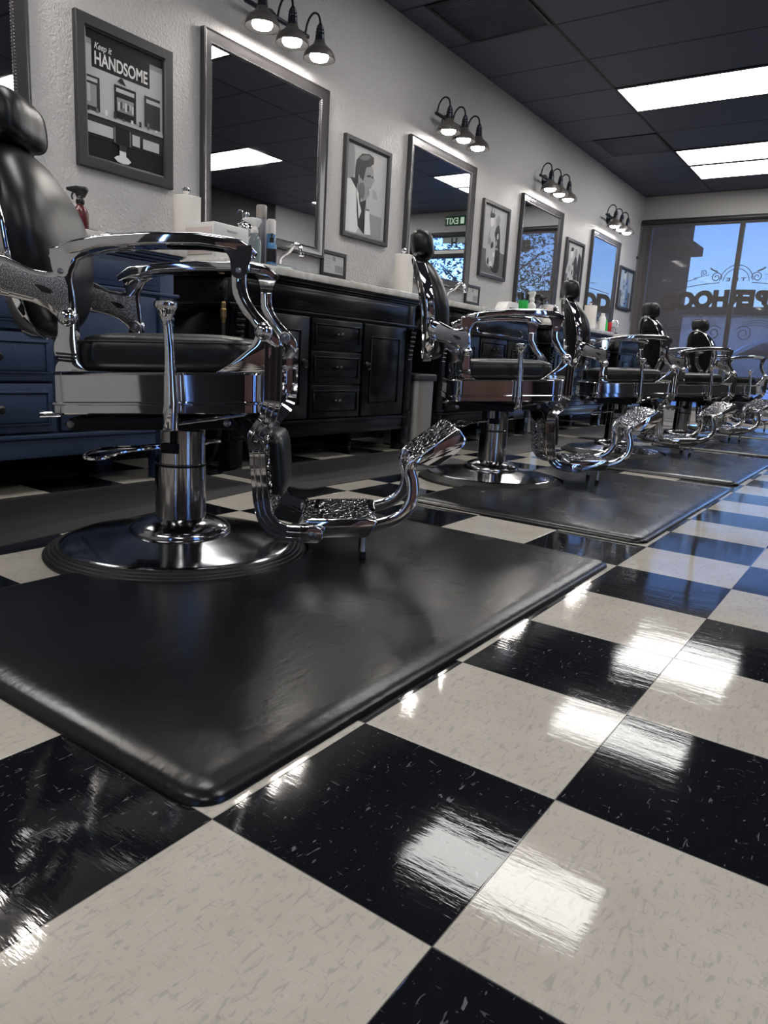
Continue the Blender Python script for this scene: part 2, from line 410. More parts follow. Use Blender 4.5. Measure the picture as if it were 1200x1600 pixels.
# far wall with openings for the shopfront window and the door
WZ0, WZ1, WXa, WXb = .12, 2.40, -2.64, -.42
DXa, DXb, DZ = -.28, .80, 2.42
fw = MB()
fw.box((WX, YF, 0), (WXa, YF + .12, CZ)); fw.box((WXa, YF, WZ1), (WXb, YF + .12, CZ)); fw.box((WXa, YF, 0), (WXb, YF + .12, WZ0))
fw.box((WXb, YF, 0), (DXa, YF + .12, CZ)); fw.box((DXa, YF, DZ), (DXb, YF + .12, CZ)); fw.box((DXb, YF, 0), (XR, YF + .12, CZ))
struct(fw.build('wall_far', 'wall_far', smooth=0))
bb = MB().box((WX, YB, 0), (WX + .012, YF, .10)); struct(bb.build('baseboard_left', 'black_metal', bevel=.003))
bb = MB().box((WXb, YF - .012, 0), (DXa, YF, .10)).box((DXb, YF - .012, 0), (XR, YF, .10)); struct(bb.build('baseboard_far', 'black_metal', bevel=.003))
# window_1: frame, mullions, glass
w1 = MB()
for x in (WXa, -1.575, WXb - .05): w1.box((x, YF + .03, WZ0), (x + .05, YF + .10, WZ1))
for z in (WZ0, .52, WZ1 - .05): w1.box((WXa, YF + .035, z), (WXb, YF + .095, z + .05))
win = struct(w1.build('window_1', 'alu', bevel=.003))
MB().box((WXa + .02, YF + .064, WZ0 + .02), (WXb - .02, YF + .068, WZ1 - .02)).build('window_glass', 'glass', win, smooth=0)
# door_1: glazed shop door under a transom
d1 = MB()
for x in (DXa, DXb - .06): d1.box((x, YF + .02, 0), (x + .06, YF + .10, DZ))
for z in (0, 2.06, 2.36): d1.box((DXa, YF + .02, z), (DXb, YF + .10, z + (.12 if z != 2.36 else .06)))
d1.box((DXa + .06, YF + .03, .1), (DXa + .14, YF + .08, 2.06)); d1.box((DXb - .14, YF + .03, .1), (DXb - .06, YF + .08, 2.06)); d1.box((DXa + .06, YF + .03, .1), (DXb - .06, YF + .08, .26))
door = struct(d1.build('door_1', 'shade_bar', bevel=.003))
MB().box((DXa + .13, YF + .05, .25), (DXb - .13, YF + .054, 2.07)).box((DXa + .05, YF + .05, 2.17), (DXb - .05, YF + .054, 2.37)).build('door_glass', 'glass', door, smooth=0)
MB().tube([(DXa + .17, YF, .9), (DXa + .17, YF - .04, .92), (DXa + .17, YF - .04, 1.2), (DXa + .17, YF, 1.22)], .012).build('door_handle', 'steel', door)
# transom lettering and strip
vs, fs = text_mesh('H', .19, .8, .006)
tr = MB().add([(-x + .05, YF + .045, z + 2.21) for x, z, y in vs], fs); tr.mi = 1
tr.box((-.2, YF + .012, 2.12), (.36, YF + .016, 2.165)); tr.build('transom_lettering', ['sign_dark', 'strip_white'], door, smooth=0)
MB().box((-.22, YF + .055, 2.27), (.25, YF + .058, 2.36)).build('transom_banner', 'strip_white', door, smooth=0)

# roller shade in front of the window
sh = thing('roller_shade', 'charcoal see-through roller shade pulled down over the shopfront window', 'window shade', (-1.53, YF - .06, 2.39))
MB().box((-1.16, .012, -1.93), (1.14, .0125, -.02)).build('shade_fabric', 'shade', sh, smooth=0)
MB().add(*ball_geo((0, 0, 0), .0001, 6, 3, (1, 1, 1))).lathe([(.028, -1.17), (.032, -1.16), (.032, 1.15), (.028, 1.16)], 20, (0, .01, .0), 'x').build('shade_roller', 'shade_bar', sh)
MB().box((-1.16, .004, -1.95), (1.14, .02, -1.925)).build('hem_bar', 'shade_bar', sh, bevel=.003)
MB().tube([(-1.165, -.03, -.02), (-1.165, -.03, -1.2)], .003, 6).ball((-1.165, -.03, -.42), .018, 10).build('pull_chain', 'shade_bar', sh)

# window lettering (faces the street, so it reads backwards from inside)
YG = YF + .055
def spiral(cx, cz, r0, turns, a0, dirn=1, n=40):
    return [(cx + r0 * (1 - .8 * i / n) * math.cos(a0 + dirn * turns * 2 * PI * i / n), YG, cz + r0 * (1 - .8 * i / n) * math.sin(a0 + dirn * turns * 2 * PI * i / n)) for i in range(n + 1)]
lt = MB(); cx = -1.535
def put_text(txt, size, x0, z0, width, bold, arch=0, sp=1.):
    vs, fs = text_mesh(txt, size, 1., bold, spacing=sp)
    w0 = max(v_[0] for v_ in vs) - min(v_[0] for v_ in vs); k_ = width / w0
    lt.add([(x0 - x * k_, YG + w, z0 + z - arch * (x * k_) ** 2) for x, z, w in vs], fs)
put_text('THE', .058, cx, 1.690, .22, .0008, sp=1.4)
put_text('BARBERHOOD', .262, cx, 1.395, 1.70, .019, arch=.09)
put_text('LAGUNA HILLS, CALIFORNIA', .072, cx, 1.270, 1.10, .001, arch=.05, sp=1.2)
for sg_ in (-1, 1):
    lt.tube(catmull([(cx + sg_ * .18, YG, 1.672), (cx + sg_ * .36, YG, 1.655), (cx + sg_ * .60, YG, 1.61), (cx + sg_ * .82, YG, 1.54)]), .0045, 6)
for rr in (.145, .185):
    lt.tube([(cx + rr * math.cos(a), YG, 1.68 + rr * 1.05 * math.sin(a)) for a in [R(4 + 172 * i / 30) for i in range(31)]], .0042, 6)
for sgn in (-1, 1):
    fl = lambda pts: [(cx + sgn * (x - cx), y, z) for x, y, z in pts]
    lt.tube(fl(spiral(cx + .225, 1.735, .062, 1.6, R(200), -1)), .005, 6)
    lt.tube(fl(spiral(cx + .37, 1.790, .038, 1.5, R(-60), 1)), .004, 6)
    lt.tube(fl(spiral(cx + .47, 1.722, .018, 1.3, R(100), 1)), .003, 6)
    lt.tube(catmull([(cx + sgn * .22, YG, 1.80), (cx + sgn * .28, YG, 1.825), (cx + sgn * .30, YG, 1.845)]), .009, 6)
    lt.tube(catmull([(cx + sgn * .31, YG, 1.765), (cx + sgn * .42, YG, 1.74), (cx + sgn * .52, YG, 1.70), (cx + sgn * .62, YG, 1.68)]), .0032, 6)
    lt.tube(fl(spiral(cx + .17, 1.08, .095, 1.7, R(150), -1)), .005, 6)
    for k, dz in enumerate((0, .03, .06)):
        lt.tube(catmull([(cx + sgn * .14, YG, 1.165 + dz * .6), (cx + sgn * .35, YG, 1.18 + dz), (cx + sgn * .58, YG, 1.08 + dz), (cx + sgn * .85, YG, 1.13 + dz * .3)]), .0032, 6)
lt.build('window_lettering', 'sign_dark', win)
# open sign hung on the inside of the glass, facing out
sg = thing('open_sign', 'dark rectangular OPEN sign on the window pane, facing the street', 'sign', (-.90, YF + .05, 2.19))
MB().box((-.27, -.004, -.075), (.27, .006, .075)).build('sign_board', 'p_dark', sg, bevel=.002)
vs, fs = text_mesh('OPEN', .13, 1.05, .002)
MB().add([(-x, .007 + w, z - .045) for x, z, w in vs], fs).build('sign_letters', 'p_grey', sg, smooth=0)
MB().tube([(.0, 0, .075), (.02, 0, .17), (.04, 0, .075)], .0025, 6).build('hanger', 'p_dark', sg)
# exit sign over the door
ex = thing('exit_sign', 'green EXIT sign with running figure above the shop door', 'sign', (.02, YF - .012, 2.57))
MB().box((-.17, -.008, -.065), (.17, .011, .065)).build('sign_plate', 'exit_green', ex, bevel=.003)
vs, fs = text_mesh('EXIT', .125, .85, .0015)
e = MB().add([(x + .05, -.010 - w, z - .045) for x, z, w in vs], fs)
e.box((-.15, -.011, -.045), (-.09, -.009, .045)); e.ball((-.115, -.012, .028), .010, 10)
e.build('sign_letters', 'exit_letter', ex, smooth=0)

# ceiling vents
def vent(loc, label):
    t = thing('ceiling_vent', label, 'vent', loc)
    f = MB()
    for a, b in (((-.30, -.30), (.30, -.275)), ((-.30, .275), (.30, .30)), ((-.30, -.275), (-.275, .275)), ((.275, -.275), (.30, .275))):
        f.box((a[0], a[1], -.006), (b[0], b[1], 0))
    f.build('vent_frame', 'black_metal', t, bevel=.001)
    s = MB()
    for i in range(22):
        y = -.27 + i * .0255
        s.add([(-.275, y, -.001), (.275, y, -.001), (.275, y + .012, -.006), (-.275, y + .012, -.006), (-.275, y + .001, 0), (.275, y + .001, 0), (.275, y + .013, -.005), (-.275, y + .013, -.005)],
              [(0, 1, 2, 3), (7, 6, 5, 4), (0, 4, 5, 1), (1, 5, 6, 2), (2, 6, 7, 3), (3, 7, 4, 0)])
    s.build('louvres', 'lamp_metal', t, smooth=0)
vent((-2.225, 3.99, CZ), 'dark square air vent in the ceiling, nearer of the two')
vent((-2.225, 7.037, CZ), 'dark square air vent in the ceiling, farther, beside the paired lights')
# troffers
LX = [(-1.919, -.700), (.519, 1.738)]
LY = [(.637, 1.246, 3), (3.075, 3.685, 3), (5.513, 6.123, 3), (7.342, 7.951, 3), (7.951, 8.561, 3), (-1.80, -1.19, 3)]  # first and last rows and farthest right panel are unseen, added for fill
names = {(0, 2): 'long rectangular ceiling light panel, single one nearest in view', (0, 3): 'ceiling light panel, nearer half of the adjoining pair', (0, 4): 'ceiling light panel, farther half of the adjoining pair by the window wall',
         (0, 1): 'ceiling light panel reflected in the floor beside the first mat', (0, 0): 'ceiling light panel added as fill directly over the first chair', (1, 1): 'ceiling light panel reflected in the leftmost mirror', (1, 2): 'ceiling light panel reflected in the big first mirror',
         (1, 0): 'ceiling light panel added as fill on the right side near camera', (1, 3): 'right hand ceiling light panel near the exit door', (1, 4): 'right hand ceiling light panel added as fill, closest to the exit door', (0, 5): 'ceiling light panel added as fill behind the camera on the left', (1, 5): 'ceiling light panel added as fill behind the camera on the right'}
for i, (xa, xb) in enumerate(LX):
    for j, (ya, yb, _) in enumerate(LY):
        if (i, j) == (1, 3): continue
        t = thing('ceiling_light', names[(i, j)], 'ceiling light', ((xa + xb) / 2, (ya + yb) / 2, CZ), 0, 'recessed ceiling panels')
        hx, hy = (xb - xa) / 2, (yb - ya) / 2
        f = MB()
        f.box((-hx, -hy, -.006), (hx, -hy + .034, 0)); f.box((-hx, hy - .034, -.006), (hx, hy, 0)); f.box((-hx, -hy + .034, -.006), (-hx + .016, hy - .034, 0)); f.box((hx - .016, -hy + .034, -.006), (hx, hy - .034, 0))
        f.build('light_frame', 'black_metal', t, smooth=0)
        MB().box((-hx + .016, -hy + .034, -.004), (hx - .016, hy - .034, -.001)).build('diffuser', 'diffuser', t, smooth=0)

# ------------------------------------------------------------------ barber chair
def tilt(x, y, z): return (x, y, z + .055 * x)
def make_chair(label):
    t = thing('barber_chair', label, 'barber chair', group='row of chrome barber chairs')
    # pedestal
    base = MB().lathe([(.306, .020), (.309, .026), (.303, .032), (.29, .035), (.24, .042), (.19, .050), (.14, .058), (.10, .064), (.07, .066)], 72).build('base_disc', 'base_metal', t)
    ring = [(.30, .0), (.345, .0), (.346, .006)]
    for k in range(4):
        r = .345 - k * .0095; z = .008 + k * .0052
        ring += [(r, z), (r - .004, z + .005), (r - .0075, z + .0045)]
    ring += [(.305, .031), (.300, .028)]
    MB().lathe(ring, 72).build('rubber_ring', 'rubber', base)
    MB().lathe([(.130, .054), (.134, .057), (.1345, .061), (.132, .068), (.124, .076), (.110, .084), (.094, .0905), (.078, .0955), (.062, .099)], 56).build('base_collar', 'base_metal', t)
    col = MB().lathe([(.066, .09), (.066, .243), (.0645, .245), (.0645, .36)], 48).build('column', 'chrome_worn', t)
    MB().lathe([(.0668, .236), (.0675, .239), (.0668, .242)], 48).build('column_seam', 'black_metal', col)
    # pump lever: long loop handle to the rear, stub to the front
    pl = [(-.05, -.045, .288), (-.10, -.060, .284), (-.15, -.078, .282), (-.190, -.100, .276), (-.205, -.125, .268), (-.195, -.146, .263), (-.16, -.138, .264), (-.13, -.105, .275), (-.075, -.072, .284)]
    MB().tube(catmull(pl, 5, True), .0048, 8, True).tube([(-.03, -.035, .29), (-.085, -.066, .284)], .008, 10).build('pump_lever', 'chrome', t)
    MB().tube([(.05, .03, .292), (.08, .045, .298), (.095, .05, .303)], [.006, .006, .009], 8).build('lever_stub', 'chrome', t)
    # under frame
    u = MB()
    for s in (-1, 1):
        y = s * .205
        u.prism([(-.205, .336), (-.221, .352), (-.205, .368), (.165, .388), (.180, .374), (.170, .360)], y - .009, y + .009, XZ)
    u.box((-.13, -.13, .355), (.10, .13, .372)); u.box((-.20, -.20, .345), (-.17, .20, .37)); u.box((.14, -.20, .36), (.165, .20, .388))
    u.box((-.09, -.09, .335), (.07, .09, .36)); u.box((-.035, -.073, .274), (.012, -.040, .300)); u.box((-.012, -.071, .29), (.008, -.06, .36))
    u.prism([(.12, .385), (.19, .388), (.245, .345), (.228, .28), (.205, .30), (.19, .345)], -.175, -.150, XZ)
    u.prism([(.12, .385), (.19, .388), (.245, .345), (.228, .28), (.205, .30), (.19, .345)], .150, .175, XZ)
    uf = u.build('under_frame', 'black_metal', t, bevel=.003)
    for s in (-1, 1):
        for (x, z) in ((-.205, .352), (.158, .374)):
            MB().lathe([(.009, 0), (.009, .003), (.006, .005)], 14, (x, 0, z), 'y').xf(lambda a, b, c, s=s: (a, s * (.214 + b), c)).build('frame_bolt', 'bolt', uf)
    MB().tube([(-.19, -.16, .374), (-.255, -.205, .372)], .0035, 8).tube([(-.237, -.193, .3725), (-.275, -.218, .371)], .006, 10).build('recline_release', 'chrome', t)
    # seat band
    lv = [(.003, .390), (0, .393), (0, .410), (-.003, .412), (-.003, .416), (.002, .418), (.002, .478), (0, .482), (.004, .484)]
    rings = [[tilt(x, y, z) for x, y in rrect(-.246 + d, .257 - d, -.262 + d, .262 - d, .055, 8)] for d, z in lv]
    MB().loft(rings).build('seat_band', 'chrome', t, smooth=13)
    # seat cushion
    def cush(lv, x0, x1, hy, r):
        return [[(x, y, z + .04 * x) for x, y in rrect(x0 + d, x1 - d * 1.3, -hy + d, hy - d, r, 8)] for d, z in lv]
    lv = [(.020, .484), (.006, .490), (.0, .505), (.0, .534), (.004, .551), (.012, .561), (.028, .567), (.06, .572), (.11, .574)]
    ct = MB().loft(cush(lv, -.192, .208, .232, .06)).build('seat_cushion', 'leather', t, smooth=60)
    pts = [(x, y, .5525 + .04 * x) for x, y in rrect(-.1895, .204, -.2295, .2295, .058, 8)]
    MB().tube(pts, .0016, 6, True).build('seam_piping', 'stitch', ct)
    # rear posts, hinge plates, arms, arm struts, wedges: one of each per side
    for s in (-1, 1):
        sy = lambda a, b, c, s=s: (a, s * b, c)
        p = catmull([(-.203, .600), (-.205, .575), (-.206, .555), (-.214, .535), (-.214, .512), (-.205, .500), (-.212, .488), (-.214, .474)], 4) + catmull([(-.140, .479), (-.150, .482), (-.160, .494), (-.164, .512), (-.165, .535), (-.167, .560), (-.167, .600)], 4)
        ps = MB().prism(p, .244, .270, XZ).xf(sy).build('arm_post', 'chrome', t, bevel=.005, seg=3)
        rb = MB()
        for z in (.500, .507, .5145): rb.tube([(-.210, .271, z), (-.167, .271, z - .001)], .003, 8)
        rb.xf(sy).build('post_rib', 'chrome', ps)
        p = [(-.166, .594), (-.170, .606), (-.172, .641), (-.176, .672), (-.173, .690), (-.160, .716), (-.135, .732), (-.20, .742), (-.222, .738), (-.220, .715), (-.213, .690), (-.230, .688), (-.262, .692), (-.315, .715), (-.350, .720), (-.362, .68), (-.345, .634), (-.300, .628), (-.262, .621), (-.234, .611), (-.212, .594), (-.203, .578), (-.185, .572), (-.170, .578)]
        hp = MB().prism(catmull([q + (0,) for q in p], 2, True) and p, .248, .262, XZ).xf(sy).build('hinge_plate', 'chrome', t, bevel=.0035, seg=2)
        MB().prism([(-.183, .612), (-.184, .660), (-.190, .678), (-.225, .677), (-.262, .682), (-.318, .703), (-.335, .68), (-.326, .645), (-.262, .632), (-.228, .622), (-.205, .604)], .2458, .2485, XZ).xf(sy).build('textured_panel', 'cast', hp, bevel=.001)
        MB().prism([(-.255, .659), (-.244, .660), (-.226, .655), (-.214, .645), (-.222, .642), (-.238, .644)], .2448, .246, XZ).xf(sy).build('plate_slot', 'rubber', hp)
        q = [(-.183, .612), (-.184, .660), (-.190, .678), (-.225, .677), (-.262, .682), (-.318, .703), (-.335, .68), (-.326, .645), (-.262, .632), (-.228, .622), (-.205, .604)]
        MB().prism(q, .2615, .2642, XZ).xf(sy).build('textured_panel', 'cast', hp, bevel=.001)
        MB().prism([(-.255, .659), (-.244, .660), (-.226, .655), (-.214, .645), (-.222, .642), (-.238, .644)], .264, .2652, XZ).xf(sy).build('plate_slot', 'rubber', hp, bevel=.0006)
        # arm rest
        path = []; N = 26
        for i in range(N + 1):
            x = -.222 + .440 * i / N
            zt = interp([(-.222, .733), (-.19, .752), (-.106, .770), (-.003, .782), (.1, .788), (.178, .784), (.205, .776), (.218, .766)], x)
            path.append((x, .226 + .020 * math.sin(PI * (i / N)), zt - .014))
        sec = rrect(-.0135, .0135, -.046, .040, .006, 4)
        scl = [(min(1, .55 + .45 * min(i, N - i) / 2.), min(1, .62 + .38 * math.sin(min(1, min(i, N - i) / 5.) * PI / 2))) for i in range(N + 1)]
        a = MB().sweep(path, sec, (0, 1, 0), scl)
        a.prism(catmull([(-.219, .735), (-.216, .700), (-.207, .682), (-.190, .679), (-.181, .690), (-.172, .715), (-.150, .735), (-.130, .745)], 3), .250, .266, XZ)
        a.prism(catmull([(.150, .762), (.166, .742), (.170, .722), (.173, .705), (.187, .698), (.202, .706), (.207, .728), (.216, .752), (.214, .770)], 3), .250, .266, XZ)
        ar = a.xf(sy).build('armrest', 'chrome', t, bevel=0, smooth=40)
        for (x, z) in ((-.197, .690), (.187, .715)):
            MB().lathe([(.0062, .264), (.0062, .268), (.0035, .270)], 12, (x, 0, z), 'y').xf(sy).build('arm_bolt', 'bolt', ar)
        # front strut with groove
        L = [(.171, .712), (.173, .672), (.183, .647), (.199, .623), (.222, .598), (.226, .580)]
        Rr = [(.262, .560), (.278, .555), (.280, .575), (.261, .600), (.233, .627), (.214, .652), (.204, .679), (.203, .712)]
        st = MB().prism(catmull(L, 4) + catmull(Rr, 4), .247, .262, XZ).xf(sy).build('arm_strut', 'chrome', t, bevel=.003)
        MB().tube(catmull([(.187, .262, .692), (.190, .262, .668), (.201, .262, .645), (.216, .262, .625), (.226, .262, .614)], 4), .0032, 8).xf(sy).build('strut_groove', 'black_metal', st)
        MB().prism(catmull([(.228, .582), (.214, .552), (.190, .530), (.165, .509), (.138, .4925)], 4) + [(.246, .498), (.252, .515), (.262, .540), (.268, .562)], .246, .260, XZ).xf(sy).build('seat_wedge', 'chrome', t, bevel=.003)
        for (x, z) in ((.245, .588), (-.185, .593)):
            hc = MB().ball((x, .268, z), .0205, 20).xf(sy).build('hinge_cap', 'chrome', t)
            MB().lathe([(.015, .250), (.0165, .243), (.015, .239), (.0125, .238), (.0115, .241), (.0075, .241), (.007, .237), (.004, .236)], 18, (x, 0, z), 'y').xf(sy).build('hinge_bolt', 'bolt', hc)
        # leg frame : three ribs side by side
        yy = lambda z: .250 if z > .40 else (.175 + .075 * max(0, (z - .33) / .07) if z > .33 else .175)
        pts = [(.266, .560), (.266, .51), (.266, .46), (.265, .424), (.255, .390), (.238, .368), (.224, .345), (.224, .315), (.229, .26), (.236, .20), (.243, .160), (.253, .135), (.272, .116), (.298, .1065), (.335, .105)]
        path = catmull([(x, yy(z), z) for x, z in pts], 4)
        sec = []
        for k in (-1, 0, 1):
            for a_, b_ in ((-.0063, .003), (-.0058, .0085), (-.0042, .0105), (.0042, .0105), (.0058, .0085), (.0063, .003)): sec.append((k * .0140 + a_, b_))
        sec += [(.0200, -.008), (-.0200, -.008)]
        sgn = 1
        sec = [(-a_, b_) for a_, b_ in sec]
        MB().sweep(path, sec, (0, 1, 0)).xf(sy).build('leg_frame', 'chrome', t, smooth=28)
        # toe rail
        rp = catmull([(.505, .122, .112), (.534, .122, .124), (.566, .122, .135), (.598, .121, .158), (.616, .118, .195), (.615, .112, .238), (.606, .108, .268), (.616, .110, .292), (.648, .118, .303)], 4)
        sec = [(.006 * math.cos(a_) - .006, .0065 * math.sin(a_)) for a_ in [R(90 + 180 * i / 6) for i in range(7)]] + [(.006 * math.cos(a_) + .006, .0065 * math.sin(a_)) for a_ in [R(-90 + 180 * i / 6) for i in range(7)]]
        rl = MB().sweep(rp, [(a_ * 1.35, b_ * 1.5) for a_, b_ in sec], (0, 1, 0)).xf(sy).build('toe_rail', 'chrome', t, smooth=50)
        MB().lathe([(.017, .112), (.019, .118), (.017, .128), (.009, .134)], 18, (.652, 0, .303), 'y').xf(sy).build('rail_knuckle', 'chrome', rl)
        # floor stops
        fs_ = MB().lathe([(.0065, .085), (.0075, .036), (.0085, .034)], 14, (.497, .078, 0)).xf(sy).build('floor_stop', 'brushed', t)
        MB().lathe([(.0092, .040), (.0092, .0215), (.007, .0205)], 14, (.497, .078, 0)).xf(sy).build('rubber_foot', 'rubber', fs_)
    # front cross casting behind the leg frames
    MB().box((.235, -.245, .505), (.252, .245, .530)).box((.228, -.172, .30), (.240, .172, .345)).build('cross_bar', 'chrome', t, bevel=.003)
    # calf pad on embossed plate
    def pad(x0, x1, z0, z1, hy, r): return rrect(-hy, hy, z0, z1, r, 5)
    cp = MB().loft([[(x + (.08 * (.33 - z)), y, z) for y, z in rrect(-.135 + d, .135 - d, .135 + d, .350 - d, .03, 5)] for x, d in ((.232, .003), (.236, 0), (.243, 0), (.247, .004))]).build('calf_plate', 'emboss', t)
    MB().loft([[(x + (.08 * (.33 - z)), y, z) for y, z in rrect(-.115 + d, .115 - d, .178 + d, .343 - d, .032, 6)] for x, d in ((.247, .003), (.256, 0), (.268, .003), (.276, .010), (.281, .022), (.283, .045))]).build('calf_pad', 'leather', cp, smooth=60)
    # step platform
    pf = MB().prism([(.318, .092), (.332, .128), (.36, .133), (.50, .141), (.528, .138), (.52, .115), (.505, .092), (.40, .086), (.330, .083)], -.142, .142, XZ).build('step_platform', 'chrome', t, bevel=.004)
    MB().add([(.338, -.132, .1315), (.508, -.132, .1425), (.508, .132, .1425), (.338, .132, .1315), (.338, -.132, .125), (.508, -.132, .136), (.508, .132, .136), (.338, .132, .125)],
             [(0, 1, 2, 3), (7, 6, 5, 4), (0, 4, 5, 1), (1, 5, 6, 2), (2, 6, 7, 3), (3, 7, 4, 0)]).build('tread_plate', 'emboss', pf, smooth=0)
    for s in (-1, 1):
        b = MB().prism(rrect(.312, .392, .079, .122, .018, 5), .142, .152, XZ).xf(lambda a_, b_, c_, s=s: (a_, s * (b_ + .022), c_))
        br = b.build('platform_bracket', 'chrome', pf, bevel=.003)
        MB().lathe([(.010, .172), (.010, .178), (.005, .180)], 14, (.366, 0, .100), 'y').xf(lambda a_, b_, c_, s=s: (a_, s * b_, c_)).build('bracket_bolt', 'bolt', br)
    # tilted foot plate
    ux_, uz_ = .786, .618                    # direction of the plate in x-z
    def FP(a, d, y): return (.609 + ux_ * a + uz_ * d, y, .300 + uz_ * a - ux_ * d)
    ol = [(0, 0), (.132, 0), (.138, .004), (.139, .032), (.128, .044), (.095, .050), (.030, .048), (0, .018)]
    body = MB().loft([[FP(a, d, y) for a, d in ol] for y in (-.150, .150)])
    fp = body.build('foot_plate', 'chrome', t, bevel=.0025)
    MB().loft([[FP(a, d, y) for a, d in ((.006, -.004), (.128 + .010 * math.cos(y / .14 * PI / 2), -.004), (.128 + .010 * math.cos(y / .14 * PI / 2), .004), (.006, .004))] for y in [-.14 + .28 * i / 12 for i in range(13)]]).build('tread_plate', 'emboss', fp, smooth=0)
    # recline lever
    lv = [(.0315, -.300, .362), (.047, -.300, .366), (.049, -.300, .42), (.047, -.300, .48), (.0445, -.298, .54), (.040, -.296, .585), (.036, -.295, .602), (.036, -.295, .617), (.036, -.295, .628), (.0365, -.295, .636), (.0365, -.295, .640)]
    rr = [.008, .019, .0165, .0135, .0115, .0100, .0125, .0185, .0255, .0240, .012]
    rl = MB().tube(lv, rr, 16, binorm=(0, 1, 0)).build('recline_lever', 'chrome', t, smooth=50)
    MB().tube([(.062, -.290, .374), (.198, -.22, .396)], .004, 8).tube([(.045, -.29, .372), (.045, -.20, .372)], .008, 10).build('lever_rod', 'chrome', rl)
    # back rest
    xr = lambda z: interp([(.54, -.362), (.65, -.360), (.78, -.372), (.89, -.397), (.975, -.428), (1.02, -.447)], z)
    def egg(n0=72, sc=1.):
        out = []; n = 400
        for i in range(n):
            a = 2 * PI * i / n; c, s_ = math.cos(a), math.sin(a)
            y = .200 * math.copysign(abs(c) ** .78, c) * (1 - .13 * max(0, s_) ** 1.5 - .10 * max(0, -s_))
            z = .775 + .222 * math.copysign(abs(s_) ** .86, s_)
            out.append((y, z))
        # even spacing along the outline
        fine = out + [out[0]]; L_ = [0]
        for a_, b_ in zip(fine, fine[1:]): L_.append(L_[-1] + math.hypot(b_[0] - a_[0], b_[1] - a_[1]))
        res = []; k = 0
        for i in range(n0):
            d_ = L_[-1] * i / n0
            while L_[k + 1] < d_: k += 1
            w_ = (d_ - L_[k]) / (L_[k + 1] - L_[k]); res.append((fine[k][0] + (fine[k + 1][0] - fine[k][0]) * w_, fine[k][1] + (fine[k + 1][1] - fine[k][1]) * w_))
        return [(y * sc, .775 + (z - .775) * sc) for y, z in res]
    lvls = [(.022, .97), (.034, 1.0), (.055, .995), (.075, .955), (.090, .88), (.102, .74), (.109, .52), (.111, .25)]
    def lev(d, sc):
        return [(xr(z) + d - .018 * max(0, (z - .85) / .15) * (d / .1), y, z) for y, z in egg(72, sc)]
    bk = MB().loft([lev(d, sc) for d, sc in lvls]).build('back_cushion', 'leather', t, smooth=70)
    o_ = egg(72, 1.02)
    path = [(xr(z) + .018, y, z) for y, z in o_]
    sec = rrect(-.006, .006, -.021, .019, .003, 2)
    fr = MB().sweep(path, sec, (1, 0, 0), closed=True).build('back_frame', 'chrome', t, smooth=45)
    for s in (-1, 1):
        for z in (.685, .79):
            MB().lathe([(.010, 0), (.010, .004), (.005, .006)], 14, (xr(z) + .02, 0, z), 'y').xf(lambda a_, b_, c_, s=s, z=z: (a_, s * ((.193 if z < .7 else .206) + b_), c_)).build('frame_bolt', 'bolt', fr)
    bp = MB().loft([[(xr(z) + d, y, z) for y, z in egg(72, sc)] for d, sc in ((.03, .97), (.012, .965), (.006, .90), (.003, .6), (.002, .3))]).build('back_panel', 'leather', t, smooth=60)
    MB().lathe([(.012, .0), (.010, -.004), (.004, -.005)], 16, (xr(.93) + .004, .0, .93), 'x').build('panel_button', 'black_metal', bp)
    # head rest
    MB().box((-.435, -.028, .965), (-.423, .028, 1.045)).build('headrest_post', 'chrome', t, bevel=.003)
    hrings = []
    cs = lambda v_: math.copysign(abs(v_) ** .72, v_)
    for i in range(13):
        y = -.105 + .210 * i / 12; k = 1 - abs(y / .111) ** 4
        sc = max(.35, k ** .36) * (1 - .04 * math.exp(-(y / .012) ** 2))
        hrings.append([(-.398 + (.051 * cs(math.cos(a_))) * sc * .98 - .25 * (.05 * math.sin(a_)) * sc, y, 1.055 + .062 * cs(math.sin(a_)) * sc - .006 * (1 - sc)) for a_ in [2 * PI * j / 24 for j in range(24)]])
    hd = MB().loft(hrings).build('headrest', 'leather', t, smooth=80)
    MB().tube([(-.398 + .051 * .90 * cs(math.cos(a_)) - .25 * .05 * .90 * math.sin(a_), .078, 1.055 + .062 * .918 * cs(math.sin(a_))) for a_ in [2 * PI * j / 24 for j in range(24)]], .0014, 6, True).build('seam_piping', 'stitch', hd)
    return t
CH = [(-1.263, .747, 37.4), (-1.274, 2.626, 35.0), (-1.269, 4.463, 32.8), (-1.20, 6.05, 40.0), (-1.22, 7.85, 48.0)]
CL = ['large black leather barber chair with chrome arms, nearest the camera', 'second barber chair from the camera, its round base on the second floor mat',
      'third barber chair from the camera, middle of the row', 'fourth barber chair in the row, one before the last', 'farthest barber chair, closest to the shopfront window']
ch0 = make_chair(CL[0]); ch0.location = (CH[0][0], CH[0][1], 0); ch0.rotation_euler = (0, 0, R(CH[0][2]))
for (x, y, a), l in zip(CH[1:], CL[1:]): dup(ch0, (x, y, 0), R(a), l)

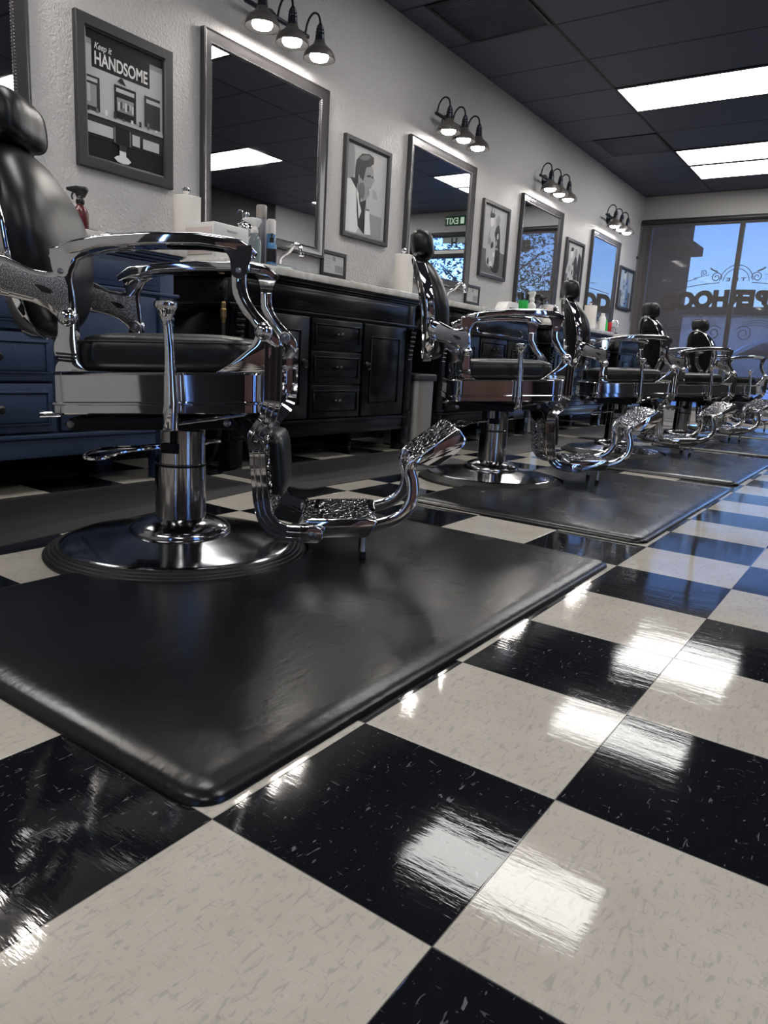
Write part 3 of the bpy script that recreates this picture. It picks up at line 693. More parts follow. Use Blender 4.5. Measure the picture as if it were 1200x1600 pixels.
# ------------------------------------------------------------------ floor mats
def chair_mat(label, y0, y1, cxy, x0=-1.25, x1=-.318):
    t = thing('floor_mat', label, 'floor mat', ((x0 + x1) / 2, (y0 + y1) / 2, 0), 0, 'black vinyl mats under the chairs')
    ox, oy = t.location.x, t.location.y
    # outline with bevelled sides and a round cut for the chair base
    def outline(ins, rc):
        pts = []
        r = max(.012, .045 - ins)
        full = rrect(x0 + ins, x1 - ins, y0 + ins, y1 - ins, r, 6)
        # order: start at the (x1,y1) corner, ... (x0,y1), (x0,y0), (x1,y0)
        a = full[:14]; b = full[14:]
        pts += a
        cx, cy = cxy[:2]; rr = rc
        xe = x0 + ins
        h = math.sqrt(max(0, rr * rr - (xe - cx) ** 2))
        a0 = math.atan2(h, xe - cx); a1 = -a0
        n = 40
        for i in range(n + 1):
            aa = a0 + (a1 - a0) * i / n
            pts.append((cx + rr * math.cos(aa), cy + rr * math.sin(aa)))
        pts += b
        return pts
    lv = [(.0, .0005, .349), (.001, .005, .349), (.006, .0105, .349), (.018, .0155, .349), (.034, .0188, .349), (.046, .0198, .349), (.056, .020, .350)]
    MBm = MB().loft([[(x - ox, y - oy, z) for x, y in outline(i_, rc)] for i_, z, rc in lv])
    MBm.build('mat_surface', 'vinyl', t, smooth=50)
chair_mat('black vinyl mat with padded edge under the nearest chair', -.005, 1.515, CH[0])
chair_mat('second black vinyl floor mat from the camera', 1.842, 3.37, CH[1])
chair_mat('third black vinyl floor mat in the row', 3.585, 5.11, CH[2], x1=-.33)
chair_mat('fourth black vinyl floor mat in the row', 5.33, 6.85, CH[3], x1=-.37)
chair_mat('farthest black vinyl floor mat, beneath the last chair', 7.08, 8.60, CH[4], x1=-.37)
def runner(label, q, e=.075):
    t = thing('anti_fatigue_mat', label, 'floor mat', (q[0][0], q[0][1], 0), 0, 'dark anti-fatigue mats along the vanities')
    ox, oy = q[0]
    c = Vector((sum(p[0] for p in q) / 4, sum(p[1] for p in q) / 4))
    def ins(d):
        out = []
        for i in range(4):
            p = Vector(q[i]); a = (Vector(q[i - 1]) - p).normalized(); b = (Vector(q[(i + 1) % 4]) - p).normalized()
            for k in range(5):
                w = k / 4; cpt = p + (a * (1 - w) ** 2 + b * w ** 2) * .06
                out.append(cpt + (c - cpt).normalized() * 0 + (a + b) * d)
        return [(v_.x - ox, v_.y - oy) for v_ in out]
    m = MB(); m.mi = 1
    m.loft([[(x, y, .0005) for x, y in ins(0)], [(x, y, .003) for x, y in ins(.001)], [(x, y, .011) for x, y in ins(e)]], cap1=False)
    m.mi = 0
    rg = [(x, y, .011) for x, y in ins(e)]; m.add(rg, [tuple(range(len(rg)))])
    m.build('mat_surface', ['runner', 'runner_edge'], t, smooth=50)
runner('dark anti-fatigue mat on the floor along the blue vanity', [(-1.50, -.2), (-1.775, 1.62), (-2.165, 1.62), (-2.165, -.2)])
runner('dark anti-fatigue mat before the black vanity with three drawers', [(-1.645, 1.70), (-1.628, 3.10), (-2.165, 3.30), (-2.165, 1.70)])
runner('dark anti-fatigue mat beside the second chair base', [(-1.64, 3.60), (-1.625, 5.2), (-2.165, 5.2), (-2.165, 3.60)])
runner('dark anti-fatigue mat beside the third chair base', [(-1.62, 5.4), (-1.58, 6.9), (-2.165, 6.9), (-2.165, 5.4)])

# ------------------------------------------------------------------ vanities (local: x out of the wall from 0, y along, centre 0)
def make_vanity(label, paint, yc, grp=None):
    t = thing('vanity', label, 'vanity', (WX + .004, yc, 0), 0, grp)
    F = .525; H = .75
    b = MB().box((.03, -H + .03, .13), (F - .012, H - .03, .86)); b.box((.03, -H + .03, .70), (F - .002, H - .03, .86))
    body = b.build('cabinet_body', paint, t, bevel=.003)
    # cornice and ledges wrap around front and sides
    c = MB()
    for z0, z1, o in ((.862, .873, .006), (.873, .885, .016), (.885, .895, .024), (.735, .748, .014), (.728, .735, .006), (.198, .214, .014), (.130, .198, .004)):
        c.box((.01, -H - o + .0, z0), (F + o, H + o, z1))
    c.build('moulding', paint, t, bevel=.003)
    # framed top panel
    fr = MB().box((F - .004, -H + .07, .752), (F + .006, H - .07, .860)); fr.build('front_panel', paint, t, bevel=.003)
    MB().box((F + .002, -H + .10, .770), (F + .0085, H - .10, .845)).build('panel_inset', paint, t, bevel=.004)
    MB().box((0, -H - .035, .895), (F + .035, H + .035, .930)).build('countertop', 'marble', t, bevel=.004)
    MB().box((0.001, -H - .02, .930), (.022, H + .0, 1.018)).build('backsplash', 'black_paint', t, bevel=.003)
    # sink bowl hidden in the top is left as its rim
    MB().lathe([(.20, .9305), (.205, .934), (.195, .935), (.185, .9315)], 40, (.27, 0, 0)).build('basin_rim', 'white_plastic', t)
    def leaf(name, y0, y1, z0, z1, fw=.035):
        d = MB().box((F - .006, y0, z0), (F + .010, y1, z1))
        o = d.build(name, paint, t, bevel=.003)
        MB().box((F + .008, y0 + fw, z0 + fw), (F + .0125, y1 - fw, z1 - fw)).build('raised_panel', paint, o, bevel=.004)
        l = MB()
        for a, bb_ in (((y0 + fw - .010, z0 + fw - .010), (y1 - fw + .010, z0 + fw - .003)), ((y0 + fw - .010, z1 - fw + .003), (y1 - fw + .010, z1 - fw + .010)),
                      ((y0 + fw - .010, z0 + fw - .003), (y0 + fw - .003, z1 - fw + .003)), ((y1 - fw + .003, z0 + fw - .003), (y1 - fw + .010, z1 - fw + .003))):
            l.box((F + .008, a[0], a[1]), (F + .016, bb_[0], bb_[1]))
        l.build('panel_moulding', paint, o, bevel=.002)
        return o
    for z0, z1 in ((.572, .726), (.400, .562), (.222, .390)):
        dr = leaf('drawer', -.205, .215, z0, z1)
        zc = (z0 + z1) / 2
        MB().lathe([(.010, .014), (.005, .020), (.006, .030), (.013, .036), (.014, .041), (.008, .046)], 16, (F, .005, zc), 'x').build('knob', 'knob_metal', dr)
    for s in (-1, 1):
        y0, y1 = (.235, .650) if s > 0 else (-.640, -.225)
        d = leaf('door', y0, y1, .222, .726, .075)
        yk = y0 + .035 if s > 0 else y1 - .035
        MB().lathe([(.012, .010), (.009, .016), (.006, .020), (.009, .028)], 14, (F, yk, .51), 'x').tube([(F + .026, yk + .015 * math.sin(a), .495 - .017 * math.cos(a)) for a in [2 * PI * i / 16 for i in range(16)]], .003, 6, True).build('ring_pull', 'knob_metal', d)
        # corner post: foot, blocks and carved corbel
        yp = s * (H - .045)
        p = MB().box((F - .07, yp - .040, 0.0), (F + .006, yp + .040, .14)); p.box((F - .05, yp - .034, .14), (F + .008, yp + .034, .86))
        for z in (.145, .205, .225): p.box((F - .05, yp - .040, z), (F + .020, yp + .040, z + .010))
        MB().box((.02, yp - .04, 0), (.09, yp + .04, .135)).build('rear_leg', paint, t, bevel=.003)
        ps = p.build('corner_post', paint, t, bevel=.003)
        k = MB()
        for i in range(7):
            z = .70 - i * .026; k.tube([(F + .018 - i * .0018, yp - .026 + i * .001, z), (F + .018 - i * .0018, yp + .026 - i * .001, z)], .013 - i * .001, 8)
        k.box((F + .0, yp - .034, .712), (F + .030, yp + .034, .722))
        k.build('carved_corbel', paint, ps, smooth=60)
    return t
va = make_vanity('distressed blue vanity behind the nearest chair', 'blue_paint', ST[0])
vb = make_vanity('black vanity with three drawers and two doors, behind the nearest footrest', 'black_paint', ST[1], 'black vanities along the wall')
for i, l in ((2, 'black vanity directly behind the second chair'), (3, 'black vanity behind the third chair'), (4, 'farthest black vanity, next to the window wall')):
    dup(vb, (WX + .004, ST[i], 0), 0, l)
tb = MB().tube(catmull([(-.35, 0, .05), (-.35, .045, .045), (-.34, .05, 0), (0, .05, 0), (.34, .05, 0), (.35, .045, .045), (.35, 0, .05)], 4), .006, 8)
tag(tb.xf(lambda x, y, z: (y - .005, x, z)).build('towel_bar', 'chrome', None), 'chrome towel bar across the vanity behind the second chair', 'towel bar').location = (WX + .54, ST[2] + .0, .755)
tb = MB().tube(catmull([(-.35, 0, .05), (-.35, .045, .045), (-.34, .05, 0), (0, .05, 0), (.34, .05, 0), (.35, .045, .045), (.35, 0, .05)], 4), .006, 8)
tag(tb.xf(lambda x, y, z: (y - .005, x, z)).build('towel_bar', 'chrome', None), 'chrome towel bar across the vanity behind the third chair', 'towel bar').location = (WX + .54, ST[3] + .0, .755)

# ------------------------------------------------------------------ mirrors
def rect_frame(mb, y0, y1, z0, z1, prof):
    """prof: (inset, height out of the wall); mitred frame around a y-z rectangle, x up"""
    rings = []
    for (ya, za, sy_, sz_) in ((y0, z0, 1, 1), (y1, z0, -1, 1), (y1, z1, -1, -1), (y0, z1, 1, -1)):
        rings.append([(h, ya + sy_ * d, za + sz_ * d) for d, h in prof])
    mb.loft(rings, closed=True); return mb
def make_mirror(label, yc):
    t = thing('wall_mirror', label, 'mirror', (WX, yc, 1.57), 0, 'framed mirrors over the vanities')
    fr = MB(); rect_frame(fr, -.468, .468, -.462, .462, [(0, .001), (0, .030), (.006, .036), (.012, .032), (.020, .030), (.045, .020), (.052, .020), (.056, .014), (.060, .012), (.060, .001)])
    f = fr.build('mirror_frame', 'mirror_frame', t, smooth=25)
    bd = MB(); rect_frame(bd, -.468 + .054, .468 - .054, -.462 + .054, .462 - .054, [(-.0025, .016), (0, .0205), (.0025, .016)])
    n = 70
    for i in range(n):
        y = -.41 + .82 * i / (n - 1); z = -.405 + .81 * i / (n - 1)
        for a in ((y, -.407), (y, .407), (-.413, z), (.413, z)): bd.add(*ball_geo((.0185, a[0], a[1]), .0042, 6, 4, (1, 1, 1)))
    bd.build('beaded_edge', 'bead', f, smooth=60)
    MB().box((.004, -.412, -.406), (.010, .412, .406)).build('mirror_glass', 'mirror', t, smooth=0)
    return t
ML = ['mirror at the left edge of the picture, beside the framed HANDSOME poster', 'largest looking mirror, between the poster and the portrait of a man', 'second full mirror, behind the headrest of the second chair', 'mirror showing the reflected OPEN sign and trees', 'farthest mirror, filled with blue sky reflection']
m0 = make_mirror(ML[0], ST[0])
for i in range(1, 5): dup(m0, (WX, ST[i] + (.0, .003, -.003, .013, .003)[i], 1.57), 0, ML[i])

# ------------------------------------------------------------------ sconces
def make_sconce(label, yc):
    t = thing('wall_sconce', label, 'wall lamp', (WX, yc, 2.222), 0, 'three-lamp wall sconces')
    MB().lathe([(.058, 0), (.058, .010), (.050, .018), (.020, .022), (.012, .03), (.012, .058)], 30, axis='x').build('wall_plate', 'lamp_metal', t)
    MB().lathe([(.008, -.238), (.0115, -.232), (.0115, .232), (.008, .238)], 14, (.060, 0, 0), 'y').build('cross_bar', 'lamp_metal', t)
    for y in (-.215, 0, .215):
        xs = .160
        MB().tube(catmull([(.060, y - .008, .004), (.066, y - .008, .020), (.072, y - .004, .055), (.088, y, .085), (.115, y, .098), (.142, y, .086), (.156, y, .060), (xs, y, .030)], 5), .0058, 8).build('gooseneck', 'lamp_metal', t)
        sk = [(.008, .040), (.013, .030), (.017, .026), (.017, .018), (.021, .014), (.021, .008), (.017, .004), (.023, 0), (.023, -.008), (.019, -.012), (.024, -.016), (.025, -.036), (.030, -.052)]
        MB().lathe(sk, 20, (xs, y, 0)).build('lamp_socket', 'lamp_metal', t)
        sh_ = [(.028, -.046), (.034, -.062), (.050, -.076), (.070, -.092), (.080, -.110), (.084, -.126), (.086, -.132)]
        s = MB().lathe(sh_, 36, (xs, y, 0), caps=False).build('lamp_shade', 'lamp_shade', t)
        MB().lathe([(.0855, -.1325), (.083, -.1330), (.077, -.112), (.065, -.095), (.046, -.081), (.027, -.066)], 36, (xs, y, 0), caps=False).build('shade_lining', 'lining', s)
        MB().lathe([(.018, -.068), (.034, -.086), (.048, -.108), (.050, -.122), (.044, -.134), (.026, -.141), (.005, -.143)], 24, (xs, y, 0)).build('bulb', 'bulb', s)
    return t
SL = ['three-lamp wall sconce above the leftmost mirror', 'three-lamp wall sconce above the largest mirror, nearest in view', 'three-lamp wall sconce above the second mirror', 'three-lamp wall sconce above the mirror reflecting trees', 'farthest three-lamp wall sconce, above the sky-blue mirror']
s0 = make_sconce(SL[0], ST[0])
for i in range(1, 5): dup(s0, (WX, ST[i], 2.222), 0, SL[i])

# ------------------------------------------------------------------ pictures
def picture(label, y0, y1, z0, z1, fw, content, group=None):
    yc, zc = (y0 + y1) / 2, (z0 + z1) / 2
    t = thing('framed_picture', label, 'picture', (WX, yc, zc), 0, 'framed pictures on the wall')
    f = MB(); rect_frame(f, y0 - yc, y1 - yc, z0 - zc, z1 - zc, [(0, .001), (0, .024), (.003, .027), (fw - .010, .025), (fw - .006, .018), (fw, .016), (fw, .001)])
    f.build('picture_frame', 'frame', t, smooth=20)
    mats = ['p_white', 'p_light', 'p_grey', 'p_mid', 'p_dark', 'p_black', 'p_blue', 'p_pale_blue']
    p = MB(); k = 0
    p.mi = mats.index(content[0][0]); p.box((.004, y0 - yc + fw * .9, z0 - zc + fw * .9), (.010, y1 - yc - fw * .9, z1 - zc - fw * .9))
    lay = .0102
    for c in content[1:]:
        p.mi = mats.index(c[0]); lay += .00025
        if c[1] == 'text':
            _, _, txt, size, ty, tz, xs, bold, sh_ = c
            vs, fs = text_mesh(txt, size, 1., bold, sh_, .0001); xs = xs / (max(v_[0] for v_ in vs) - min(v_[0] for v_ in vs)); vs = [(a * xs, b, c_) for a, b, c_ in vs]
            p.add([(lay, y + ty - yc, z + tz - zc) for y, z, w in vs], fs)
        else:
            pts = c[1]
            if len(c) > 2: pts = [tuple(q[:2]) for q in catmull([(a, b, 0) for a, b in pts], 4, True)]
            n = len(pts)
            p.prism([(a - yc, b - zc) for a, b in pts], lay - .0002, lay, YZ)
    p.build('print', mats, t, smooth=0)
    return t
def rc(a, b, c, d): return [(a, c), (b, c), (b, d), (a, d)]
hs = [('p_grey',), ('p_light', rc(1.43, 1.835, 1.49, 1.75)), ('p_dark', rc(1.43, 1.835, 1.30, 1.487)), ('p_black', rc(1.43, 1.835, 1.30, 1.40)),
      ('p_black', rc(1.476, 1.766, 1.668, 1.80)), ('p_black', rc(1.43, 1.835, 1.772, 1.81)),
      ('p_white', 'text', 'HANDSOME', .070, 1.621, 1.683, .265, .0016, 0), ('p_white', 'text', 'Keep it', .036, 1.528, 1.742, .085, .0003, .35),
      ('p_dark', rc(1.438, 1.511, 1.50, 1.633)), ('p_light', rc(1.438, 1.500, 1.61, 1.624)), ('p_grey', rc(1.440, 1.495, 1.515, 1.60)), ('p_light', rc(1.447, 1.465, 1.53, 1.60)),
      ('p_black', rc(1.581, 1.691, 1.502, 1.633)), ('p_light', rc(1.590, 1.682, 1.606, 1.622)), ('p_grey', rc(1.593, 1.678, 1.53, 1.585)), ('p_dark', rc(1.735, 1.82, 1.506, 1.634)), ('p_light', rc(1.745, 1.82, 1.606, 1.622)),
      ('p_black', [(1.597, 1.648), (1.640, 1.640), (1.622, 1.664), (1.612, 1.664)]), ('p_light', rc(1.43, 1.835, 1.482, 1.494)),
      ('p_light', rc(1.438, 1.571, 1.410, 1.455)), ('p_light', rc(1.668, 1.708, 1.408, 1.454)), ('p_light', rc(1.724, 1.812, 1.408, 1.450)),
      ('p_white', [(1.573, 1.337), (1.590, 1.324), (1.617, 1.320), (1.645, 1.324), (1.660, 1.336), (1.645, 1.348), (1.634, 1.352), (1.634, 1.385), (1.601, 1.385), (1.601, 1.352), (1.588, 1.347)]),
      ('p_mid', rc(1.574, 1.661, 1.398, 1.46)), ('p_black', rc(1.582, 1.653, 1.392, 1.467)), ('p_dark', rc(1.60, 1.635, 1.372, 1.396))]
for i in range(9):
    yy_ = 1.445 + i * .043; hs.append((('p_dark', 'p_mid', 'p_white')[i % 3], rc(yy_, yy_ + .012, 1.494, 1.494 + .010 + .006 * (i % 4))))
for i in range(7): hs.append((('p_white', 'p_dark', 'p_light')[i % 3], rc(1.596 + i * .0115, 1.603 + i * .0115, 1.535 + .006 * (i % 3), 1.565 + .005 * (i % 2))))
picture('dark framed poster of a barber shop reading Keep it HANDSOME', 1.398, 1.886, 1.268, 1.856, .050, hs)
port = [('p_light',), ('p_grey', [(3.21, 1.60), (3.28, 1.63), (3.28, 1.80), (3.21, 1.80)], 1), ('p_grey', rc(3.45, 3.60, 1.315, 1.45)),
        ('p_white', [(3.21, 1.615), (3.291, 1.624), (3.318, 1.578), (3.329, 1.432), (3.352, 1.348), (3.324, 1.31), (3.206, 1.31)]),
        ('p_dark', [(3.246, 1.625), (3.29, 1.632), (3.347, 1.593), (3.362, 1.504), (3.416, 1.524), (3.407, 1.446), (3.414, 1.318), (3.344, 1.355), (3.325, 1.45), (3.315, 1.57)]),
        ('p_white', [(3.318, 1.590), (3.335, 1.56), (3.348, 1.50), (3.375, 1.45), (3.35, 1.40), (3.338, 1.47), (3.322, 1.54)]),
        ('p_grey', [(3.392, 1.707), (3.461, 1.731), (3.484, 1.701), (3.489, 1.675), (3.500, 1.655), (3.488, 1.645), (3.470, 1.617), (3.455, 1.572), (3.423, 1.535), (3.377, 1.516), (3.326, 1.563), (3.319, 1.604), (3.327, 1.649), (3.375, 1.629)], 1),
        ('p_mid', [(3.327, 1.60), (3.38, 1.62), (3.40, 1.58), (3.39, 1.53), (3.36, 1.53), (3.33, 1.56)], 1),
        ('p_dark', [(3.295, 1.621), (3.294, 1.684), (3.304, 1.738), (3.355, 1.785), (3.431, 1.800), (3.480, 1.790), (3.483, 1.755), (3.446, 1.728), (3.405, 1.715), (3.394, 1.681), (3.378, 1.629), (3.352, 1.645), (3.33, 1.60)]),
        ('p_mid', [(3.33, 1.755), (3.38, 1.782), (3.44, 1.788), (3.42, 1.765), (3.37, 1.75)], 1),
        ('p_grey', [(3.325, 1.652), (3.337, 1.655), (3.345, 1.635), (3.340, 1.608), (3.330, 1.600)], 1),
        ('p_dark', [(3.415, 1.672), (3.455, 1.682), (3.452, 1.670), (3.42, 1.662)]), ('p_black', rc(3.464, 3.478, 1.668, 1.676)), ('p_dark', [(3.43, 1.600), (3.455, 1.606), (3.45, 1.597)]),
        ('p_light', [(3.44, 1.60), (3.474, 1.600), (3.497, 1.607), (3.557, 1.588), (3.536, 1.543), (3.466, 1.498), (3.452, 1.473), (3.42, 1.476), (3.416, 1.524), (3.445, 1.56)], 1),
        ('p_mid', rc(3.418, 3.455, 1.462, 1.474)), ('p_white', [(3.413, 1.462), (3.453, 1.464), (3.480, 1.323), (3.41, 1.317)])]
for i in range(3): port.append(('p_mid', [(3.475 + i * .018, 1.600 - i * .003), (3.478 + i * .018, 1.600 - i * .003), (3.500 + i * .015, 1.548), (3.496 + i * .015, 1.548)]))
picture('framed black and white portrait of a person in profile, chin on hand', 3.177, 3.663, 1.275, 1.858, .034, port)
def figures(y0, seed, bgm, dark, blue=False):
    r = random.Random(seed); yc = y0 + .24; L = [(bgm,)]
    L.append(('p_mid', rc(y0 + .033, y0 + .45, 1.29, 1.29 + r.uniform(.16, .28))))
    if dark: L += [('p_dark', [(y0 + .033, 1.45), (y0 + .10, 1.62), (y0 + .09, 1.82), (y0 + .033, 1.82)]), ('p_dark', [(y0 + .45, 1.40), (y0 + .34, 1.55), (y0 + .38, 1.74), (y0 + .45, 1.70)])]
    a = 'p_blue' if blue else 'p_dark'; b = 'p_pale_blue' if blue else 'p_light'
    L.append((a, [(yc - .02, 1.33), (yc + .12, 1.33), (yc + .11, 1.55), (yc + .09, 1.66), (yc + .05, 1.70), (yc, 1.62), (yc - .03, 1.48)], 1))
    L.append((b, [(yc - .11, 1.36), (yc + .01, 1.35), (yc + .03, 1.52), (yc, 1.62), (yc - .05, 1.66), (yc - .10, 1.60), (yc - .13, 1.50)], 1))
    L.append(('p_white', [(yc - .08, 1.66), (yc - .03, 1.68), (yc - .03, 1.73), (yc - .07, 1.745), (yc - .095, 1.71)], 1))
    L.append(('p_grey', [(yc + .03, 1.69), (yc + .07, 1.70), (yc + .08, 1.75), (yc + .04, 1.77), (yc + .015, 1.73)], 1))
    L.append(('p_dark', [(yc - .09, 1.73), (yc - .03, 1.74), (yc - .02, 1.765), (yc - .08, 1.765)], 1))
    for i in range(16):
        y = yc + r.uniform(-.12, .09); z = r.uniform(1.32, 1.62); w = r.uniform(.012, .045); h = r.uniform(.012, .06)
        L.append((r.choice(['p_white', 'p_dark', 'p_grey', 'p_black', b, a]), [(y, z), (y + w, z + .3 * h), (y + .6 * w, z + h), (y - .2 * w, z + .6 * h)], 1))
    return L
f3 = figures(4.985, 3, 'p_light', False)
f3 += [('p_dark', [(5.12, 1.73), (5.135, 1.83), (5.145, 1.74)]), ('p_dark', [(5.155, 1.735), (5.18, 1.81), (5.175, 1.73)])]
picture('framed black and white photo of two standing figures, beside the second mirror', 4.982, 5.468, 1.256, 1.850, .034, f3)
picture('framed greyscale photo partly hidden by the headrest of the third chair', 6.790, 7.285, 1.256, 1.842, .034, figures(6.79, 9, 'p_light', True))
picture('framed bluish photo nearest the far corner, last on the wall', 8.545, 9.10, 1.305, 1.800, .034, figures(8.58, 5, 'p_pale_blue', False, True))
# license frames standing on the backsplashes
def licence(yc, label):
    t = thing('licence_frame', label, 'picture', (WX + .002, yc, 1.018), 0, 'small framed licences')
    f = MB(); rect_frame(f, -.12, .12, 0, .15, [(0, .001), (0, .014), (.018, .016), (.022, .010), (.022, .001)]); f.build('picture_frame', 'frame', t, smooth=20)
    p = MB(); p.box((.003, -.099, .021), (.008, .099, .129)); p.mi = 1; p.box((.0078, .015, .03), (.0083, .092, .072)); p.box((.0078, -.01, .095), (.0083, .018, .122))
    for z in (.055, .072, .088, .105): p.box((.0078, -.09, z), (.0083, -.03, z + .003))
    p.build('print', ['p_light', 'p_grey'], t, smooth=0)
licence(3.12, 'small framed licence right of the largest mirror')
licence(4.92, 'small framed licence right of the second mirror')

# ------------------------------------------------------------------ trash bins
def make_bin(label, y, x=-2.30):
    t = thing('trash_bin', label, 'trash bin', (x, y, 0), 0, 'slim steel trash bins between vanities')
    MB().loft([[(a, b, z) for a, b in rrect(-.13, .13, -.11, .11, .05, 6)] for z in (.012, .42)]).build('bin_body', 'steel', t, smooth=50)
    MB().loft([[(a, b, z) for a, b in rrect(-.140 + d, .140 - d, -.125 + d, .125 - d, .04, 6)] for d, z in ((0, .42), (0, .455), (.006, .463), (.012, .465))]).build('bin_lid', 'rubber', t, smooth=50)
    MB().loft([[(a, b, z) for a, b in rrect(-.132, .132, -.112, .112, .05, 6)] for z in (0, .014)]).build('bin_base', 'rubber', t, smooth=50)
    MB().box((.12, -.03, .012), (.165, .03, .022)).build('pedal', 'rubber', t, bevel=.003)
    return t
b0 = make_bin('slim stainless trash bin with black lid, beside the first black vanity', 3.45)
dup(b0, (-2.30, 5.25, 0), 0, 'slim stainless trash bin hidden between the second and third black vanities')

# ------------------------------------------------------------------ counter-top items
ZT = .930
def X(d): return WX + d
def bottle(name, label, cat, x, y, parts, group=None, z=ZT, rz=0):
    t = thing(name, label, cat, (x, y, z), rz, group)
    for nm, prof, m in parts: MB().lathe(prof, 24).build(nm, m, t)
    return t
def towel_roll(x, y, label):
    t = thing('paper_towel_roll', label, 'paper towels', (x, y, ZT), 0, 'paper towel rolls on stands')
    st_ = MB().lathe([(.070, 0), (.070, .008), (.012, .012), (.006, .02), (.006, .300), (.010, .304), (.018, .312), (.019, .322), (.010, .330)], 28).build('roll_stand', 'chrome', t)
    MB().lathe([(.021, .014), (.060, .014), (.061, .018), (.061, .286), (.058, .290), (.021, .290)], 36).build('paper_roll', 'paper', t)
    MB().add([(.061, 0, .014), (.0615, .012, .014), (.064, .030, .014), (.064, .030, .289), (.0615, .012, .289), (.061, 0, .289), (.0605, 0, .014), (.0605, 0, .289)], [(0, 1, 4, 5), (1, 2, 3, 4)]).build('loose_sheet', 'paper', t)
towel_roll(X(.16), 1.85, 'white paper towel roll on a stand, left of the largest mirror')
towel_roll(X(.17), 3.65, 'white paper towel roll standing behind the second chair, left end of its vanity')
towel_roll(X(.16), 7.27, 'white paper towel roll on the farthest vanity')
def spray(name, label, x, y, h, r, body, head, liquid=None, rz=0, group=None):
    t = thing(name, label, 'spray bottle', (x, y, ZT), rz, group)
    MB().lathe([(r * .92, 0), (r, .006), (r, h * .50), (r * .94, h * .55), (r * .72, h * .61), (r * .42, h * .655), (r * .40, h * .74)], 24).build('bottle_body', body, t)
    if liquid: MB().lathe([(r * .9, .006), (r * .95, .010), (r * .95, h * .34)], 24).build('liquid', liquid, t)
    hd = MB().lathe([(r * .55, h * .68), (r * .55, h * .76), (r * .42, h * .77), (r * .42, h * .81), (r * .3, h * .82)], 18)
    hd.prism([(-.016, h * .80), (.012, h * .80), (.016, h * .86), (.052, h * .92), (.052, h * .97), (.010, h * 1.0), (-.028, h * .985), (-.032, h * .93)], -.010, .010, XZ)
    hd.build('spray_head', head, t, bevel=.002)
    MB().tube(catmull([(.026, 0, h * .90), (.034, 0, h * .83), (.030, 0, h * .76)], 4), .0035, 8).build('trigger', head, t)
    return t
spray('spray_bottle', 'black and dark red trigger spray bottle on the blue vanity', X(.22), 1.27, .21, .030, 'red_plastic', 'black_plastic', rz=R(-150))
tag(MB().box((X(.24), 1.33, ZT), (X(.30), 1.37, ZT + .045)).build('clipper_box', 'black_plastic', bevel=.004), 'small black box right of the dark red spray bottle', 'box')
# white drawer box
t = thing('drawer_box', 'white plastic drawer box on the countertop beside the paper towels', 'storage box', (X(.35), 1.865, ZT))
MB().box((-.095, -.105, 0), (.095, .105, .155)).build('box_shell', 'white_plastic', t, bevel=.006)
d = MB().box((.093, -.095, .082), (.098, .095, .148)).build('drawer_front', 'white_plastic', t, bevel=.003)
MB().box((.097, -.03, .125), (.103, .03, .135)).build('drawer_pull', 'white_plastic', d, bevel=.002)
d = MB().box((.093, -.095, .008), (.098, .095, .074)).build('drawer_front', 'white_plastic', t, bevel=.003)
MB().box((-.085, -.108, .02), (.085, -.104, .135)).build('side_rib', 'pink_pot', t, bevel=.001)
def jar(x, y, label):
    t = bottle('disinfectant_jar', label, 'jar', x, y, [('jar_glass', [(.040, 0), (.043, .006), (.043, .175), (.040, .19)], 'clear'), ('liquid', [(.038, .005), (.040, .01), (.040, .150)], 'teal'),
        ('jar_lid', [(.045, .188), (.045, .205), (.040, .215), (.020, .235), (.008, .240), (.008, .252), (.013, .258), (.010, .266)], 'chrome')], 'teal disinfectant jars')
    MB().tube(catmull([(-.012, -.012, .235), (-.016, -.014, .270), (-.030, -.022, .276), (-.040, -.028, .262)], 4), .003, 6).build('lift_rod', 'chrome', t)
jar(X(.27), 2.125, 'disinfectant jar with teal liquid and chrome lid, behind the white box')
jar(X(.22), 6.47, 'disinfectant jar with teal liquid, beside the headrest of the third chair')
tag(MB().lathe([(.10, 0), (.112, .014), (.112, .017), (.098, .006), (.0, .005)], 40).build('glass_tray', 'clear'), 'round clear tray under the bottles at the countertop edge', 'tray').location = (X(.42), 2.16, ZT)
def caddy(o, z): o.location.z = z
spray('spray_bottle', 'clear spray bottle with white trigger head on the clear tray', X(.43), 2.02, .215, .033, 'clear', 'white_plastic', rz=R(-120))
bottle('aerosol_can', 'tall grey aerosol can with taupe cap near the faucet', 'can', X(.32), 2.175, [('can_body', [(.024, 0), (.026, .004), (.026, .235), (.023, .245)], 'grey_can'), ('can_cap', [(.0255, .245), (.0255, .300), (.022, .306)], 'taupe')])
bottle('aerosol_can', 'blue can with tall white cap right of the grey can', 'can', X(.30), 2.265, [('can_body', [(.022, 0), (.024, .004), (.024, .180), (.021, .188)], 'blue_liquid'), ('can_cap', [(.0225, .188), (.0225, .250), (.018, .258)], 'white_plastic')])
bottle('pump_bottle', 'small blue bottle with black cap in front of the blue can', 'bottle', X(.45), 2.115, [('bottle_body', [(.022, .006), (.024, .010), (.024, .105), (.018, .116), (.009, .120)], 'blue_liquid'), ('bottle_cap', [(.011, .118), (.011, .142), (.005, .146), (.005, .158), (.009, .160)], 'black_plastic'), ('label_band', [(.0245, .03), (.0245, .09)], 'black_plastic')])
